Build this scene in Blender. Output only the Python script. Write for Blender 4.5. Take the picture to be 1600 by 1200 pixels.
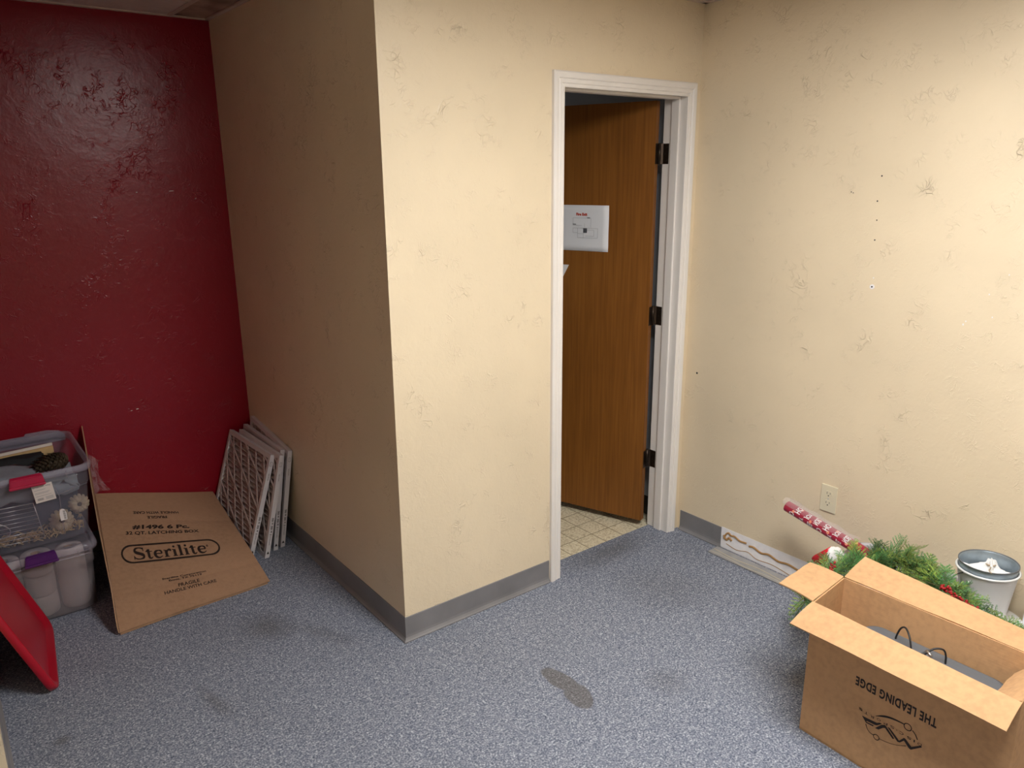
import bpy, bmesh, math, random
from mathutils import Vector, Matrix
random.seed(7)
for o in list(bpy.data.objects): bpy.data.objects.remove(o, do_unlink=True)
SC = bpy.context.scene
COL = SC.collection

# ------------------------------------------------------------------ camera
def set_camera():
    yaw, pitch, roll = -0.6575, 0.2693, -0.0084
    cy, sy, cp, sp = math.cos(yaw), math.sin(yaw), math.cos(pitch), math.sin(pitch)
    fwd = Vector((-sy*cp, cy*cp, -sp)); right = Vector((cy, sy, 0)); up = right.cross(fwd)
    cr, sr = math.cos(roll), math.sin(roll)
    r2 = cr*right + sr*up; u2 = -sr*right + cr*up
    m = Matrix((r2, u2, -fwd)).transposed().to_4x4()
    m.translation = Vector((-2.8246, -2.3033, 1.7377))
    cam = bpy.data.cameras.new('camera'); co = bpy.data.objects.new('camera', cam); COL.objects.link(co)
    cam.sensor_fit = 'HORIZONTAL'; cam.sensor_width = 36.0; cam.lens = 36.0*1200.5/1600.0
    cam.clip_start = 0.01
    co.matrix_world = m
    SC.camera = co
set_camera()

# ------------------------------------------------------------------ world, exposure
w = bpy.data.worlds.new('world'); SC.world = w; w.use_nodes = True
w.node_tree.nodes['Background'].inputs[0].default_value = (0.8, 0.85, 1.0, 1)
w.node_tree.nodes['Background'].inputs[1].default_value = 0.02
SC.view_settings.view_transform = 'Standard'
SC.view_settings.look = 'None'
SC.view_settings.gamma = 1.0
SC.view_settings.use_curve_mapping = False
SC.view_settings.exposure = 0.0
LIGHT = 35.0      # emission of the ceiling light diffusers
LIGHT_COL = (1.0, 0.985, 0.955)

H = 2.42; W = 1.57; L = 1.569; LX = -2.855

# ------------------------------------------------------------------ materials
MATS = {}
def mat(name, col, rough=.6, metal=0.0, spec=.5, var=0.0, vscale=6.0, bump=0.0, bscale=60.0, alpha=1.0, emit=None, sheen=0.0):
    if name in MATS: return MATS[name]
    m = bpy.data.materials.new(name); m.use_nodes = True
    nt = m.node_tree; b = nt.nodes['Principled BSDF']
    b.inputs['Base Color'].default_value = (*col, 1)
    b.inputs['Roughness'].default_value = rough
    b.inputs['Metallic'].default_value = metal
    b.inputs['Specular IOR Level'].default_value = spec
    b.inputs['Alpha'].default_value = alpha
    tc = nt.nodes.new('ShaderNodeTexCoord')
    if var > 0:
        n = nt.nodes.new('ShaderNodeTexNoise'); n.inputs['Scale'].default_value = vscale; n.inputs['Detail'].default_value = 4
        nt.links.new(tc.outputs['Object'], n.inputs['Vector'])
        r = nt.nodes.new('ShaderNodeValToRGB')
        r.color_ramp.elements[0].position = .3; r.color_ramp.elements[1].position = .7
        r.color_ramp.elements[0].color = (*[max(0, c*(1-var)) for c in col], 1)
        r.color_ramp.elements[1].color = (*[min(1, c*(1+var)) for c in col], 1)
        nt.links.new(n.outputs['Fac'], r.inputs['Fac']); nt.links.new(r.outputs['Color'], b.inputs['Base Color'])
    if bump > 0:
        n = nt.nodes.new('ShaderNodeTexNoise'); n.inputs['Scale'].default_value = bscale; n.inputs['Detail'].default_value = 3
        nt.links.new(tc.outputs['Object'], n.inputs['Vector'])
        bp = nt.nodes.new('ShaderNodeBump'); bp.inputs['Strength'].default_value = bump; bp.inputs['Distance'].default_value = .002
        nt.links.new(n.outputs['Fac'], bp.inputs['Height']); nt.links.new(bp.outputs['Normal'], b.inputs['Normal'])
    if emit:
        b.inputs['Emission Color'].default_value = (*emit[:3], 1); b.inputs['Emission Strength'].default_value = emit[3]
    MATS[name] = m
    return m

def N(nt, t, **kw):
    n = nt.nodes.new(t)
    for k, v in kw.items():
        if k in n.inputs: n.inputs[k].default_value = v
        else: setattr(n, k, v)
    return n
def math_n(nt, op, a, b=None, c=None, clamp=False):
    n = nt.nodes.new('ShaderNodeMath'); n.operation = op; n.use_clamp = clamp
    for i, x in enumerate((a, b, c)):
        if x is None: continue
        if isinstance(x, (int, float)): n.inputs[i].default_value = x
        else: nt.links.new(x, n.inputs[i])
    return n.outputs[0]
def ramp(nt, fac, stops):
    r = nt.nodes.new('ShaderNodeValToRGB'); e = r.color_ramp.elements
    while len(e) < len(stops): e.new(.5)
    for i, (p, c) in enumerate(stops):
        e[i].position = p; e[i].color = (*c, 1) if len(c) == 3 else c
    nt.links.new(fac, r.inputs['Fac'])
    return r.outputs['Color']
def mixc(nt, fac, a, b):
    n = nt.nodes.new('ShaderNodeMix'); n.data_type = 'RGBA'
    if isinstance(fac, (int, float)): n.inputs[0].default_value = fac
    else: nt.links.new(fac, n.inputs[0])
    for i, x in ((6, a), (7, b)):
        if isinstance(x, tuple): n.inputs[i].default_value = (*x, 1)
        else: nt.links.new(x, n.inputs[i])
    return n.outputs[2]

def wall_mat(name, col, rough, strength=.55, var=.05, spec=.5, ridge=1.0):
    """Hand-trowelled (skip trowel) plaster under semi-gloss paint."""
    m = bpy.data.materials.new(name); m.use_nodes = True; nt = m.node_tree; b = nt.nodes['Principled BSDF']
    tc = N(nt, 'ShaderNodeTexCoord'); V = tc.outputs['Object']
    # short curved trowel ridges: thin contour bands of warped noises, only inside patches
    n1 = N(nt, 'ShaderNodeTexNoise', Scale=13.0, Detail=1.0, Distortion=1.2); nt.links.new(V, n1.inputs['Vector'])
    d1 = math_n(nt, 'ABSOLUTE', math_n(nt, 'SUBTRACT', n1.outputs['Fac'], .5))
    band = math_n(nt, 'SUBTRACT', 1.0, math_n(nt, 'MULTIPLY', d1, 38.0), clamp=True)
    n2 = N(nt, 'ShaderNodeTexNoise', Scale=30.0, Detail=1.5, Distortion=1.5); nt.links.new(V, n2.inputs['Vector'])
    d2 = math_n(nt, 'ABSOLUTE', math_n(nt, 'SUBTRACT', n2.outputs['Fac'], .52))
    band2 = math_n(nt, 'SUBTRACT', 1.0, math_n(nt, 'MULTIPLY', d2, 22.0), clamp=True)
    mk = N(nt, 'ShaderNodeTexNoise', Scale=6.5, Detail=5.0, Roughness=.7); nt.links.new(V, mk.inputs['Vector'])
    mask = math_n(nt, 'MULTIPLY', math_n(nt, 'SUBTRACT', mk.outputs['Fac'], .47), 5.0, clamp=True)
    mk2 = N(nt, 'ShaderNodeTexNoise', Scale=17.0, Detail=2.0); nt.links.new(V, mk2.inputs['Vector'])
    mask2 = math_n(nt, 'MULTIPLY', math_n(nt, 'SUBTRACT', mk2.outputs['Fac'], .42), 5.0, clamp=True)
    mask = math_n(nt, 'MULTIPLY', mask, mask2)
    fine = N(nt, 'ShaderNodeTexNoise', Scale=95.0, Detail=3.0); nt.links.new(V, fine.inputs['Vector'])
    mid = N(nt, 'ShaderNodeTexNoise', Scale=24.0, Detail=3.0, Distortion=.8); nt.links.new(V, mid.inputs['Vector'])
    broad = N(nt, 'ShaderNodeTexNoise', Scale=4.0, Detail=5.0); nt.links.new(V, broad.inputs['Vector'])
    h = math_n(nt, 'ADD', math_n(nt, 'MULTIPLY', band, .35*ridge), math_n(nt, 'MULTIPLY', band2, .30*ridge))
    h = math_n(nt, 'MULTIPLY', h, mask)
    h = math_n(nt, 'ADD', h, math_n(nt, 'MULTIPLY', fine.outputs['Fac'], .16))
    h = math_n(nt, 'ADD', h, math_n(nt, 'MULTIPLY', mid.outputs['Fac'], .42))
    h = math_n(nt, 'ADD', h, math_n(nt, 'MULTIPLY', broad.outputs['Fac'], 1.5))
    bp = N(nt, 'ShaderNodeBump', Strength=strength, Distance=.0035)
    nt.links.new(h, bp.inputs['Height']); nt.links.new(bp.outputs['Normal'], b.inputs['Normal'])
    v = N(nt, 'ShaderNodeTexNoise', Scale=2.2, Detail=6.0); nt.links.new(V, v.inputs['Vector'])
    c = ramp(nt, v.outputs['Fac'], [(.3, tuple(x*(1-var) for x in col)), (.7, tuple(min(1, x*(1+var)) for x in col))])
    nt.links.new(c, b.inputs['Base Color'])
    rr = math_n(nt, 'ADD', rough-.08, math_n(nt, 'MULTIPLY', v.outputs['Fac'], .16))
    nt.links.new(rr, b.inputs['Roughness']); b.inputs['Specular IOR Level'].default_value = spec
    return m

def carpet_mat():
    m = bpy.data.materials.new('grey_blue_carpet'); m.use_nodes = True; nt = m.node_tree; b = nt.nodes['Principled BSDF']
    tc = N(nt, 'ShaderNodeTexCoord'); V = tc.outputs['Object']
    n1 = N(nt, 'ShaderNodeTexNoise', Scale=165.0, Detail=2.0, Roughness=.7); nt.links.new(V, n1.inputs['Vector'])
    n2 = N(nt, 'ShaderNodeTexNoise', Scale=75.0, Detail=2.0, Distortion=1.0); nt.links.new(V, n2.inputs['Vector'])
    n3 = N(nt, 'ShaderNodeTexNoise', Scale=1.7, Detail=4.0); nt.links.new(V, n3.inputs['Vector'])
    f = math_n(nt, 'ADD', math_n(nt, 'MULTIPLY', n1.outputs['Fac'], .7), math_n(nt, 'MULTIPLY', n2.outputs['Fac'], .3))
    base = ramp(nt, f, [(.34, (.070, .085, .125)), (.45, (.165, .188, .248)), (.54, (.268, .292, .355)), (.65, (.58, .605, .68))])
    traffic = math_n(nt, 'MULTIPLY', math_n(nt, 'SUBTRACT', n3.outputs['Fac'], .5), 3.0, clamp=True)
    base = mixc(nt, math_n(nt, 'MULTIPLY', traffic, .30), base, (.13, .13, .135))
    sep = N(nt, 'ShaderNodeSeparateXYZ'); nt.links.new(V, sep.inputs[0])
    wob = N(nt, 'ShaderNodeTexNoise', Scale=9.0, Detail=3.0); nt.links.new(V, wob.inputs['Vector'])
    wobv = math_n(nt, 'MULTIPLY', math_n(nt, 'SUBTRACT', wob.outputs['Fac'], .5), .12)
    def blob(cx, cy, rx, ry, rot, soft):
        c, s = math.cos(rot), math.sin(rot)
        dx = math_n(nt, 'SUBTRACT', sep.outputs[0], cx); dy = math_n(nt, 'SUBTRACT', sep.outputs[1], cy)
        u = math_n(nt, 'DIVIDE', math_n(nt, 'ADD', math_n(nt, 'MULTIPLY', dx, c), math_n(nt, 'MULTIPLY', dy, s)), rx)
        v = math_n(nt, 'DIVIDE', math_n(nt, 'SUBTRACT', math_n(nt, 'MULTIPLY', dy, c), math_n(nt, 'MULTIPLY', dx, s)), ry)
        d = math_n(nt, 'SQRT', math_n(nt, 'ADD', math_n(nt, 'MULTIPLY', u, u), math_n(nt, 'MULTIPLY', v, v)))
        d = math_n(nt, 'ADD', d, math_n(nt, 'MULTIPLY', wobv, 5.0))
        return math_n(nt, 'DIVIDE', math_n(nt, 'SUBTRACT', 1.0, d), soft, clamp=True)
    stain = math_n(nt, 'MAXIMUM', blob(-1.262, -.545, .040, .090, .1, .15), blob(-1.268, -.650, .046, .075, -.3, .15))
    base = mixc(nt, math_n(nt, 'MULTIPLY', stain, .62), base, (.115, .100, .082))
    for (cx, cy, rx, ry, rot, st) in ((-2.263, .10, .035, .16, .2, .35), (-2.707, .214, .035, .03, 0, .5), (-1.95, .43, .10, .16, .4, .45),
                                      (-1.80, .25, .05, .22, .5, .25), (-.45, .03, .30, .11, 0, .45), (-.5, -.35, .22, .25, .3, .22), (-.97, -.78, .10, .10, 0, .25)):
        base = mixc(nt, math_n(nt, 'MULTIPLY', blob(cx, cy, rx, ry, rot, .8), st), base, (.085, .078, .070))
    nt.links.new(base, b.inputs['Base Color'])
    b.inputs['Roughness'].default_value = .95; b.inputs['Specular IOR Level'].default_value = .1
    bp = N(nt, 'ShaderNodeBump', Strength=.9, Distance=.004); nt.links.new(f, bp.inputs['Height'])
    nt.links.new(bp.outputs['Normal'], b.inputs['Normal'])
    return m

def vinyl_mat():
    m = bpy.data.materials.new('beige_vinyl_tile'); m.use_nodes = True; nt = m.node_tree; b = nt.nodes['Principled BSDF']
    tc = N(nt, 'ShaderNodeTexCoord')
    mp = N(nt, 'ShaderNodeMapping'); mp.inputs['Location'].default_value = (.382-.0, -.22, 0)
    nt.links.new(tc.outputs['Object'], mp.inputs['Vector'])
    sep = N(nt, 'ShaderNodeSeparateXYZ'); nt.links.new(mp.outputs[0], sep.inputs[0])
    t = .1125
    lines = None
    for o in (sep.outputs[0], sep.outputs[1]):
        fr = math_n(nt, 'FRACT', math_n(nt, 'DIVIDE', math_n(nt, 'ADD', o, 10*t), t))
        d = math_n(nt, 'ABSOLUTE', math_n(nt, 'SUBTRACT', fr, .5))
        g = math_n(nt, 'MULTIPLY', math_n(nt, 'SUBTRACT', d, .472), 60.0, clamp=True)
        lines = g if lines is None else math_n(nt, 'MAXIMUM', lines, g)
    n = N(nt, 'ShaderNodeTexNoise', Scale=120.0, Detail=4.0); nt.links.new(tc.outputs['Object'], n.inputs['Vector'])
    c = ramp(nt, n.outputs['Fac'], [(.35, (.50, .42, .27)), (.5, (.74, .66, .47)), (.7, (.84, .78, .62))])
    c = mixc(nt, lines, c, (.26, .20, .11))
    nt.links.new(c, b.inputs['Base Color']); b.inputs['Roughness'].default_value = .45
    bp = N(nt, 'ShaderNodeBump', Strength=.4, Distance=.001); bp.invert = True; nt.links.new(lines, bp.inputs['Height']); nt.links.new(bp.outputs['Normal'], b.inputs['Normal'])
    return m

def wood_mat():
    m = bpy.data.materials.new('brown_veneer'); m.use_nodes = True; nt = m.node_tree; b = nt.nodes['Principled BSDF']
    tc = N(nt, 'ShaderNodeTexCoord'); mp = N(nt, 'ShaderNodeMapping'); mp.inputs['Scale'].default_value = (90, 90, 3.0)
    nt.links.new(tc.outputs['Object'], mp.inputs['Vector'])
    n = N(nt, 'ShaderNodeTexNoise', Scale=1.0, Detail=5.0, Distortion=.6); nt.links.new(mp.outputs[0], n.inputs['Vector'])
    n2 = N(nt, 'ShaderNodeTexNoise', Scale=1.6, Detail=3.0); nt.links.new(tc.outputs['Object'], n2.inputs['Vector'])
    f = math_n(nt, 'ADD', math_n(nt, 'MULTIPLY', n.outputs['Fac'], .6), math_n(nt, 'MULTIPLY', n2.outputs['Fac'], .4))
    c = ramp(nt, f, [(.35, (.185, .066, .011)), (.5, (.235, .088, .015)), (.68, (.290, .115, .022))])
    nt.links.new(c, b.inputs['Base Color']); b.inputs['Roughness'].default_value = .42; b.inputs['Specular IOR Level'].default_value = .35
    return m

def card_mat(name, col, axis_scale=(2, 2, 300)):
    m = bpy.data.materials.new(name); m.use_nodes = True; nt = m.node_tree; b = nt.nodes['Principled BSDF']
    tc = N(nt, 'ShaderNodeTexCoord')
    n = N(nt, 'ShaderNodeTexNoise', Scale=55.0, Detail=5.0); nt.links.new(tc.outputs['Object'], n.inputs['Vector'])
    n2 = N(nt, 'ShaderNodeTexNoise', Scale=3.0, Detail=4.0); nt.links.new(tc.outputs['Object'], n2.inputs['Vector'])
    f = math_n(nt, 'ADD', math_n(nt, 'MULTIPLY', n.outputs['Fac'], .5), math_n(nt, 'MULTIPLY', n2.outputs['Fac'], .5))
    c = ramp(nt, f, [(.32, tuple(x*.84 for x in col)), (.5, col), (.68, tuple(x*1.08 for x in col))])
    nt.links.new(c, b.inputs['Base Color']); b.inputs['Roughness'].default_value = .8; b.inputs['Specular IOR Level'].default_value = .25
    mp = N(nt, 'ShaderNodeMapping'); mp.inputs['Scale'].default_value = axis_scale; nt.links.new(tc.outputs['Object'], mp.inputs['Vector'])
    n3 = N(nt, 'ShaderNodeTexNoise', Scale=1.0, Detail=1.0); nt.links.new(mp.outputs[0], n3.inputs['Vector'])
    hh = math_n(nt, 'ADD', n3.outputs['Fac'], math_n(nt, 'MULTIPLY', n2.outputs['Fac'], 2.0))
    bp = N(nt, 'ShaderNodeBump', Strength=.35, Distance=.0012); nt.links.new(hh, bp.inputs['Height']); nt.links.new(bp.outputs['Normal'], b.inputs['Normal'])
    return m

TAN = (.80, .676, .488)
M = dict(
    tan=wall_mat('tan_textured_paint', TAN, .38, .95, ridge=2.3),
    red=wall_mat('red_textured_paint', (.250, .003, .014), .30, .60, ridge=2.2, spec=.42),
    farwall=wall_mat('blue_grey_paint', (.50, .54, .60), .6, .3),
    carpet=carpet_mat(), vinyl=vinyl_mat(), wood=wood_mat(),
    card=card_mat('kraft_cardboard', (.62, .375, .195), (2, 2, 300)),
    card2=card_mat('brown_kraft_cardboard', (.40, .240, .146), (300, 2, 2)),
)
M['white'] = mat('white_trim_paint', (.84, .80, .76), .38, var=.03, vscale=5, bump=.08, bscale=25)
M['ceiltile'] = mat('ceiling_tile', (.68, .60, .53), .9, var=.10, vscale=7, bump=.5, bscale=90)
M['stained'] = mat('stained_ceiling_tile', (.38, .27, .20), .9, var=.45, vscale=9, bump=.5, bscale=90)
M['tbar'] = mat('painted_ceiling_grid', (.62, .50, .42), .5)
M['base'] = mat('grey_cove_vinyl', (.215, .210, .220), .42, var=.16, vscale=5)
M['black_base'] = mat('black_cove_vinyl', (.012, .012, .012), .5)
M['ink'] = mat('black_print', (.022, .013, .010), .7)
M['bronze'] = mat('dark_bronze', (.050, .034, .024), .38, metal=.8)
M['paper'] = mat('white_paper', (.80, .82, .86), .7, bump=.1, bscale=12)
M['redink'] = mat('red_print', (.55, .05, .02), .7)
M['greyink'] = mat('grey_print', (.22, .23, .26), .7)
M['palegrey'] = mat('pale_grey_print', (.42, .44, .47), .7)
M['almond'] = mat('almond_plastic', (.76, .70, .52), .35)
M['slot'] = mat('dark_slot', (.02, .017, .012), .6)
M['steel'] = mat('steel', (.6, .6, .6), .28, metal=1)
M['clear'] = mat('clear_plastic', (.42, .42, .52), .14, alpha=.13, spec=.5)
M['rim'] = mat('clear_plastic_rim', (.46, .44, .54), .20, alpha=.36, spec=.5)
M['frost'] = mat('frosted_plastic', (.40, .36, .38), .28, alpha=.34, spec=.5)
M['redplastic'] = mat('red_plastic', (.42, .006, .022), .33, bump=.05, bscale=200)
M['pinklatch'] = mat('pinkish_red_latch', (.46, .012, .060), .35)
M['purple'] = mat('purple_latch', (.075, .010, .125), .33)
M['filterboard'] = mat('white_beverage_board', (.66, .63, .65), .6, var=.05)
M['filterlattice'] = mat('lilac_grey_board', (.64, .58, .58), .7, var=.05)
M['pleat'] = mat('grey_pleated_media', (.44, .375, .37), .9, var=.12, vscale=30)
M['towel'] = mat('white_paper_towel', (.62, .54, .54), .9, var=.06, vscale=14, bump=.3, bscale=140)
M['wire'] = mat('silver_wire', (.75, .74, .78), .3, metal=.9)
M['straw'] = mat('burlap_straw', (.50, .34, .17), .95, var=.35, vscale=60, bump=.8, bscale=160)
M['burlap'] = mat('cream_burlap', (.46, .36, .25), .95, var=.2, vscale=60, bump=.8, bscale=200)
M['darkfelt'] = mat('dark_centre', (.06, .03, .02), .9)
M['navy'] = mat('navy_cloth', (.030, .034, .060), .9, var=.3, vscale=12)
M['bluegrey'] = mat('blue_grey_cloth', (.27, .31, .36), .8, var=.15, vscale=12, bump=.4, bscale=40)
M['blackcloth'] = mat('black_cloth', (.012, .012, .014), .8)
M['cone'] = mat('brown_pine_cone', (.075, .050, .028), .7, var=.5, vscale=40)
M['woodlight'] = mat('light_wood', (.62, .42, .20), .6, var=.1, vscale=20)
M['offwhite'] = mat('off_white_board', (.75, .70, .66), .6)
M['greycase'] = mat('grey_hard_plastic', (.125, .138, .155), .42, bump=.1, bscale=150)
M['blackcable'] = mat('black_rubber', (.012, .012, .013), .45)
M['pail'] = mat('white_enamel', (.86, .87, .88), .28, var=.03, vscale=4)
M['zinc'] = mat('galvanised_zinc', (.36, .43, .49), .40, metal=.65, var=.18, vscale=22)
M['tissue'] = mat('white_tissue', (.86, .86, .86), .8)
M['wrapred'] = mat('crimson_wrapping_paper', (.36, .012, .045), .35)
M['white2'] = mat('white_print', (.85, .83, .83), .5)
M['peach'] = mat('peach_print', (.85, .33, .22), .5)
M['film'] = mat('clear_film', (.75, .70, .74), .12, alpha=.22, spec=.6)
M['hat'] = mat('red_felt', (.62, .008, .022), .9, bump=.3, bscale=220)
M['fur'] = mat('white_fur', (.85, .84, .84), 1.0, bump=1.0, bscale=120)
M['berry'] = mat('red_berry', (.33, .008, .012), .22)
M['stemgreen'] = mat('brown_green_stem', (.10, .085, .03), .8)
M['leaf'] = mat('cedar_green', (.105, .265, .085), .6, var=.75, vscale=17)
M['leaf2'] = mat('yellow_green_cedar', (.30, .42, .085), .6, var=.45, vscale=14)
M['plaster'] = mat('bare_white_plaster', (.93, .92, .96), .8, var=.05, vscale=30, bump=.3, bscale=60)
M['glue'] = mat('brown_adhesive', (.40, .22, .08), .5)
M['paleglue'] = mat('pale_adhesive', (.60, .55, .42), .6)
M['peeled'] = mat('grey_peeled_vinyl', (.33, .325, .325), .5, var=.2, vscale=12)
M['tote'] = mat('milky_plastic', (.62, .59, .64), .25, alpha=.8)
M['diffuser'] = mat('light_diffuser', (.9, .9, .9), .5, emit=(*LIGHT_COL, LIGHT))
M['fixture'] = mat('fixture_white', (.8, .8, .8), .5)

# ------------------------------------------------------------------ mesh helpers
def link(name, bm, m, parent=None, local=False, smooth=False):
    """Link a bmesh as ONE object. Vertices are in world space unless local=True."""
    me = bpy.data.meshes.new(name)
    bmesh.ops.recalc_face_normals(bm, faces=bm.faces[:])
    if parent is not None and not local:
        bm.transform(PW(parent).inverted())
    bm.to_mesh(me); bm.free()
    if isinstance(m, (list, tuple)):
        for x in m: me.materials.append(x)
    else: me.materials.append(m)
    o = bpy.data.objects.new(name, me); COL.objects.link(o)
    if parent is not None: o.parent = parent
    if smooth:
        for p in me.polygons: p.use_smooth = True
    return o
def PW(o):
    m = o.matrix_basis.copy()
    while o.parent: o = o.parent; m = o.matrix_basis @ m
    return m
def tag(o, label=None, cat=None, group=None, kind=None):
    if label: o['label'] = label
    if cat: o['category'] = cat
    if group: o['group'] = group
    if kind: o['kind'] = kind
    return o
def thing(name, loc, label, cat, group=None, rotz=0.0):
    o = bpy.data.objects.new(name, None); COL.objects.link(o); o.empty_display_size = .05
    o.location = loc; o.rotation_euler = (0, 0, rotz)
    o.matrix_basis = Matrix.Translation(Vector(loc)) @ Matrix.Rotation(rotz, 4, 'Z')
    return tag(o, label, cat, group)
def B(): return bmesh.new()
def box(bm, x0, x1, y0, y1, z0, z1, mi=0, bevel=0):
    vs = [bm.verts.new(p) for p in ((x0,y0,z0),(x1,y0,z0),(x1,y1,z0),(x0,y1,z0),(x0,y0,z1),(x1,y0,z1),(x1,y1,z1),(x0,y1,z1))]
    fs = [bm.faces.new([vs[i] for i in f]) for f in ((0,3,2,1),(4,5,6,7),(0,1,5,4),(1,2,6,5),(2,3,7,6),(3,0,4,7))]
    for f in fs: f.material_index = mi
    if bevel:
        es = list({e for f in fs for e in f.edges})
        bmesh.ops.bevel(bm, geom=es, offset=bevel, segments=2, affect='EDGES', profile=.5)
    return vs
def hexa(bm, p, mi=0, bevel=0):
    """8 points: bottom 4 then top 4, same order."""
    vs = [bm.verts.new(q) for q in p]
    fs = [bm.faces.new([vs[i] for i in f]) for f in ((0,3,2,1),(4,5,6,7),(0,1,5,4),(1,2,6,5),(2,3,7,6),(3,0,4,7))]
    for f in fs: f.material_index = mi
    if bevel:
        bmesh.ops.bevel(bm, geom=list({e for f in fs for e in f.edges}), offset=bevel, segments=2, affect='EDGES')
    return vs
def slab(bm, quad, th, mi=0, bevel=0):
    """A sheet: quad (4 points) given thickness th along its normal (downwards)."""
    q = [Vector(p) for p in quad]; n = (q[1]-q[0]).cross(q[3]-q[0]).normalized()
    return hexa(bm, [p - n*th for p in q] + q, mi, bevel)
def tube(bm, pts, r, seg=8, mi=0, cap=True, radii=None):
    pts = [Vector(p) for p in pts]; rings = []
    prev = None
    for i, p in enumerate(pts):
        d = (pts[min(i+1, len(pts)-1)] - pts[max(i-1, 0)]).normalized()
        if prev is None:
            a = Vector((0,0,1)) if abs(d.z) < .9 else Vector((1,0,0)); u = d.cross(a).normalized()
        else: u = (prev - d*prev.dot(d)).normalized()
        prev = u; v = d.cross(u); rr = radii[i] if radii else r
        rings.append([bm.verts.new(p + rr*(math.cos(2*math.pi*k/seg)*u + math.sin(2*math.pi*k/seg)*v)) for k in range(seg)])
    for a, b in zip(rings, rings[1:]):
        for k in range(seg):
            f = bm.faces.new((a[k], a[(k+1)%seg], b[(k+1)%seg], b[k])); f.material_index = mi; f.smooth = True
    if cap:
        for rr in (rings[0][::-1], rings[-1]):
            f = bm.faces.new(rr); f.material_index = mi
    return rings
def smoothpath(pts, n=8):
    pts = [Vector(p) for p in pts]; out = []
    P = [pts[0]] + pts + [pts[-1]]
    for i in range(1, len(P)-2):
        for k in range(n):
            t = k/n; a, b, c, d = P[i-1], P[i], P[i+1], P[i+2]
            out.append(.5*((2*b) + (c-a)*t + (2*a-5*b+4*c-d)*t*t + (3*b-a-3*c+d)*t**3))
    out.append(pts[-1]); return out
def lathe(bm, prof, seg=40, c=(0,0,0), mi=0, close=False):
    rings = []
    for r, z in prof:
        if r < 1e-6: rings.append([bm.verts.new((c[0], c[1], c[2]+z))])
        else: rings.append([bm.verts.new((c[0]+r*math.cos(2*math.pi*k/seg), c[1]+r*math.sin(2*math.pi*k/seg), c[2]+z)) for k in range(seg)])
    for a, b in zip(rings, rings[1:]):
        for k in range(seg):
            if len(a) == 1 and len(b) == 1: continue
            if len(a) == 1: f = bm.faces.new((a[0], b[k], b[(k+1)%seg]))
            elif len(b) == 1: f = bm.faces.new((a[k], a[(k+1)%seg], b[0]))
            else: f = bm.faces.new((a[k], a[(k+1)%seg], b[(k+1)%seg], b[k]))
            f.material_index = mi; f.smooth = True
    return rings
def sphere(bm, c, r, mi=0, sub=2, scale=(1,1,1)):
    g = bmesh.ops.create_icosphere(bm, subdivisions=sub, radius=r)
    for v in g['verts']:
        v.co = Vector((v.co.x*scale[0], v.co.y*scale[1], v.co.z*scale[2])) + Vector(c)
        for f in v.link_faces: f.material_index = mi; f.smooth = True
    return g['verts']
def rrect(w, d, r, n=6):
    """rounded rectangle loop, w along x, d along y, centred"""
    out = []
    for cx, cy, a0 in ((w/2-r, d/2-r, 0), (-w/2+r, d/2-r, 90), (-w/2+r, -d/2+r, 180), (w/2-r, -d/2+r, 270)):
        for k in range(n+1):
            a = math.radians(a0 + 90*k/n); out.append((cx+r*math.cos(a), cy+r*math.sin(a)))
    return out
def loft_loops(bm, loops, cap0=True, cap1=True, mi=0, smooth=True):
    rs = [[bm.verts.new(p) for p in lp] for lp in loops]
    for a, b in zip(rs, rs[1:]):
        n = len(a)
        for k in range(n):
            f = bm.faces.new((a[k], a[(k+1)%n], b[(k+1)%n], b[k])); f.material_index = mi; f.smooth = smooth
    if cap0: bm.faces.new(rs[0][::-1]).material_index = mi
    if cap1: bm.faces.new(rs[-1]).material_index = mi
    return rs
def extrude_profile(bm, prof, frames, cap=True, mi=0, smooth=False):
    """prof: [(a,b)...]; frames: list of (origin, A, Bv) placing the profile."""
    loops = [[Vector(o) + a*Vector(A) + b*Vector(Bv) for a, b in prof] for o, A, Bv in frames]
    return loft_loops(bm, loops, cap, cap, mi, smooth)
def poly_prism(bm, pts, n, th, mi=0):
    """flat polygon (3D points) extruded by th along n"""
    n = Vector(n); a = [bm.verts.new(Vector(p)) for p in pts]; b = [bm.verts.new(Vector(p)+n*th) for p in pts]
    k = len(pts); fs = [bm.faces.new(a[::-1]), bm.faces.new(b)]
    for i in range(k): fs.append(bm.faces.new((a[i], a[(i+1)%k], b[(i+1)%k], b[i])))
    for f in fs: f.material_index = mi
def text_faces(body, size=1.0, align='LEFT', bold=0.0, xs=1.0, spacing=1.0):
    """2D triangles of a text: (verts, faces) in glyph units, height of capitals about .7*size"""
    cu = bpy.data.curves.new('t', 'FONT'); cu.body = body; cu.size = size; cu.align_x = align; cu.offset = bold
    cu.space_character = spacing; cu.resolution_u = 3
    o = bpy.data.objects.new('t', cu); COL.objects.link(o)
    dg = bpy.context.evaluated_depsgraph_get(); me = bpy.data.meshes.new_from_object(o.evaluated_get(dg))
    vs = [(v.co.x*xs, v.co.y) for v in me.vertices]; fs = [tuple(p.vertices) for p in me.polygons]
    bpy.data.objects.remove(o); bpy.data.curves.remove(cu); bpy.data.meshes.remove(me)
    return vs, fs
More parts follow.
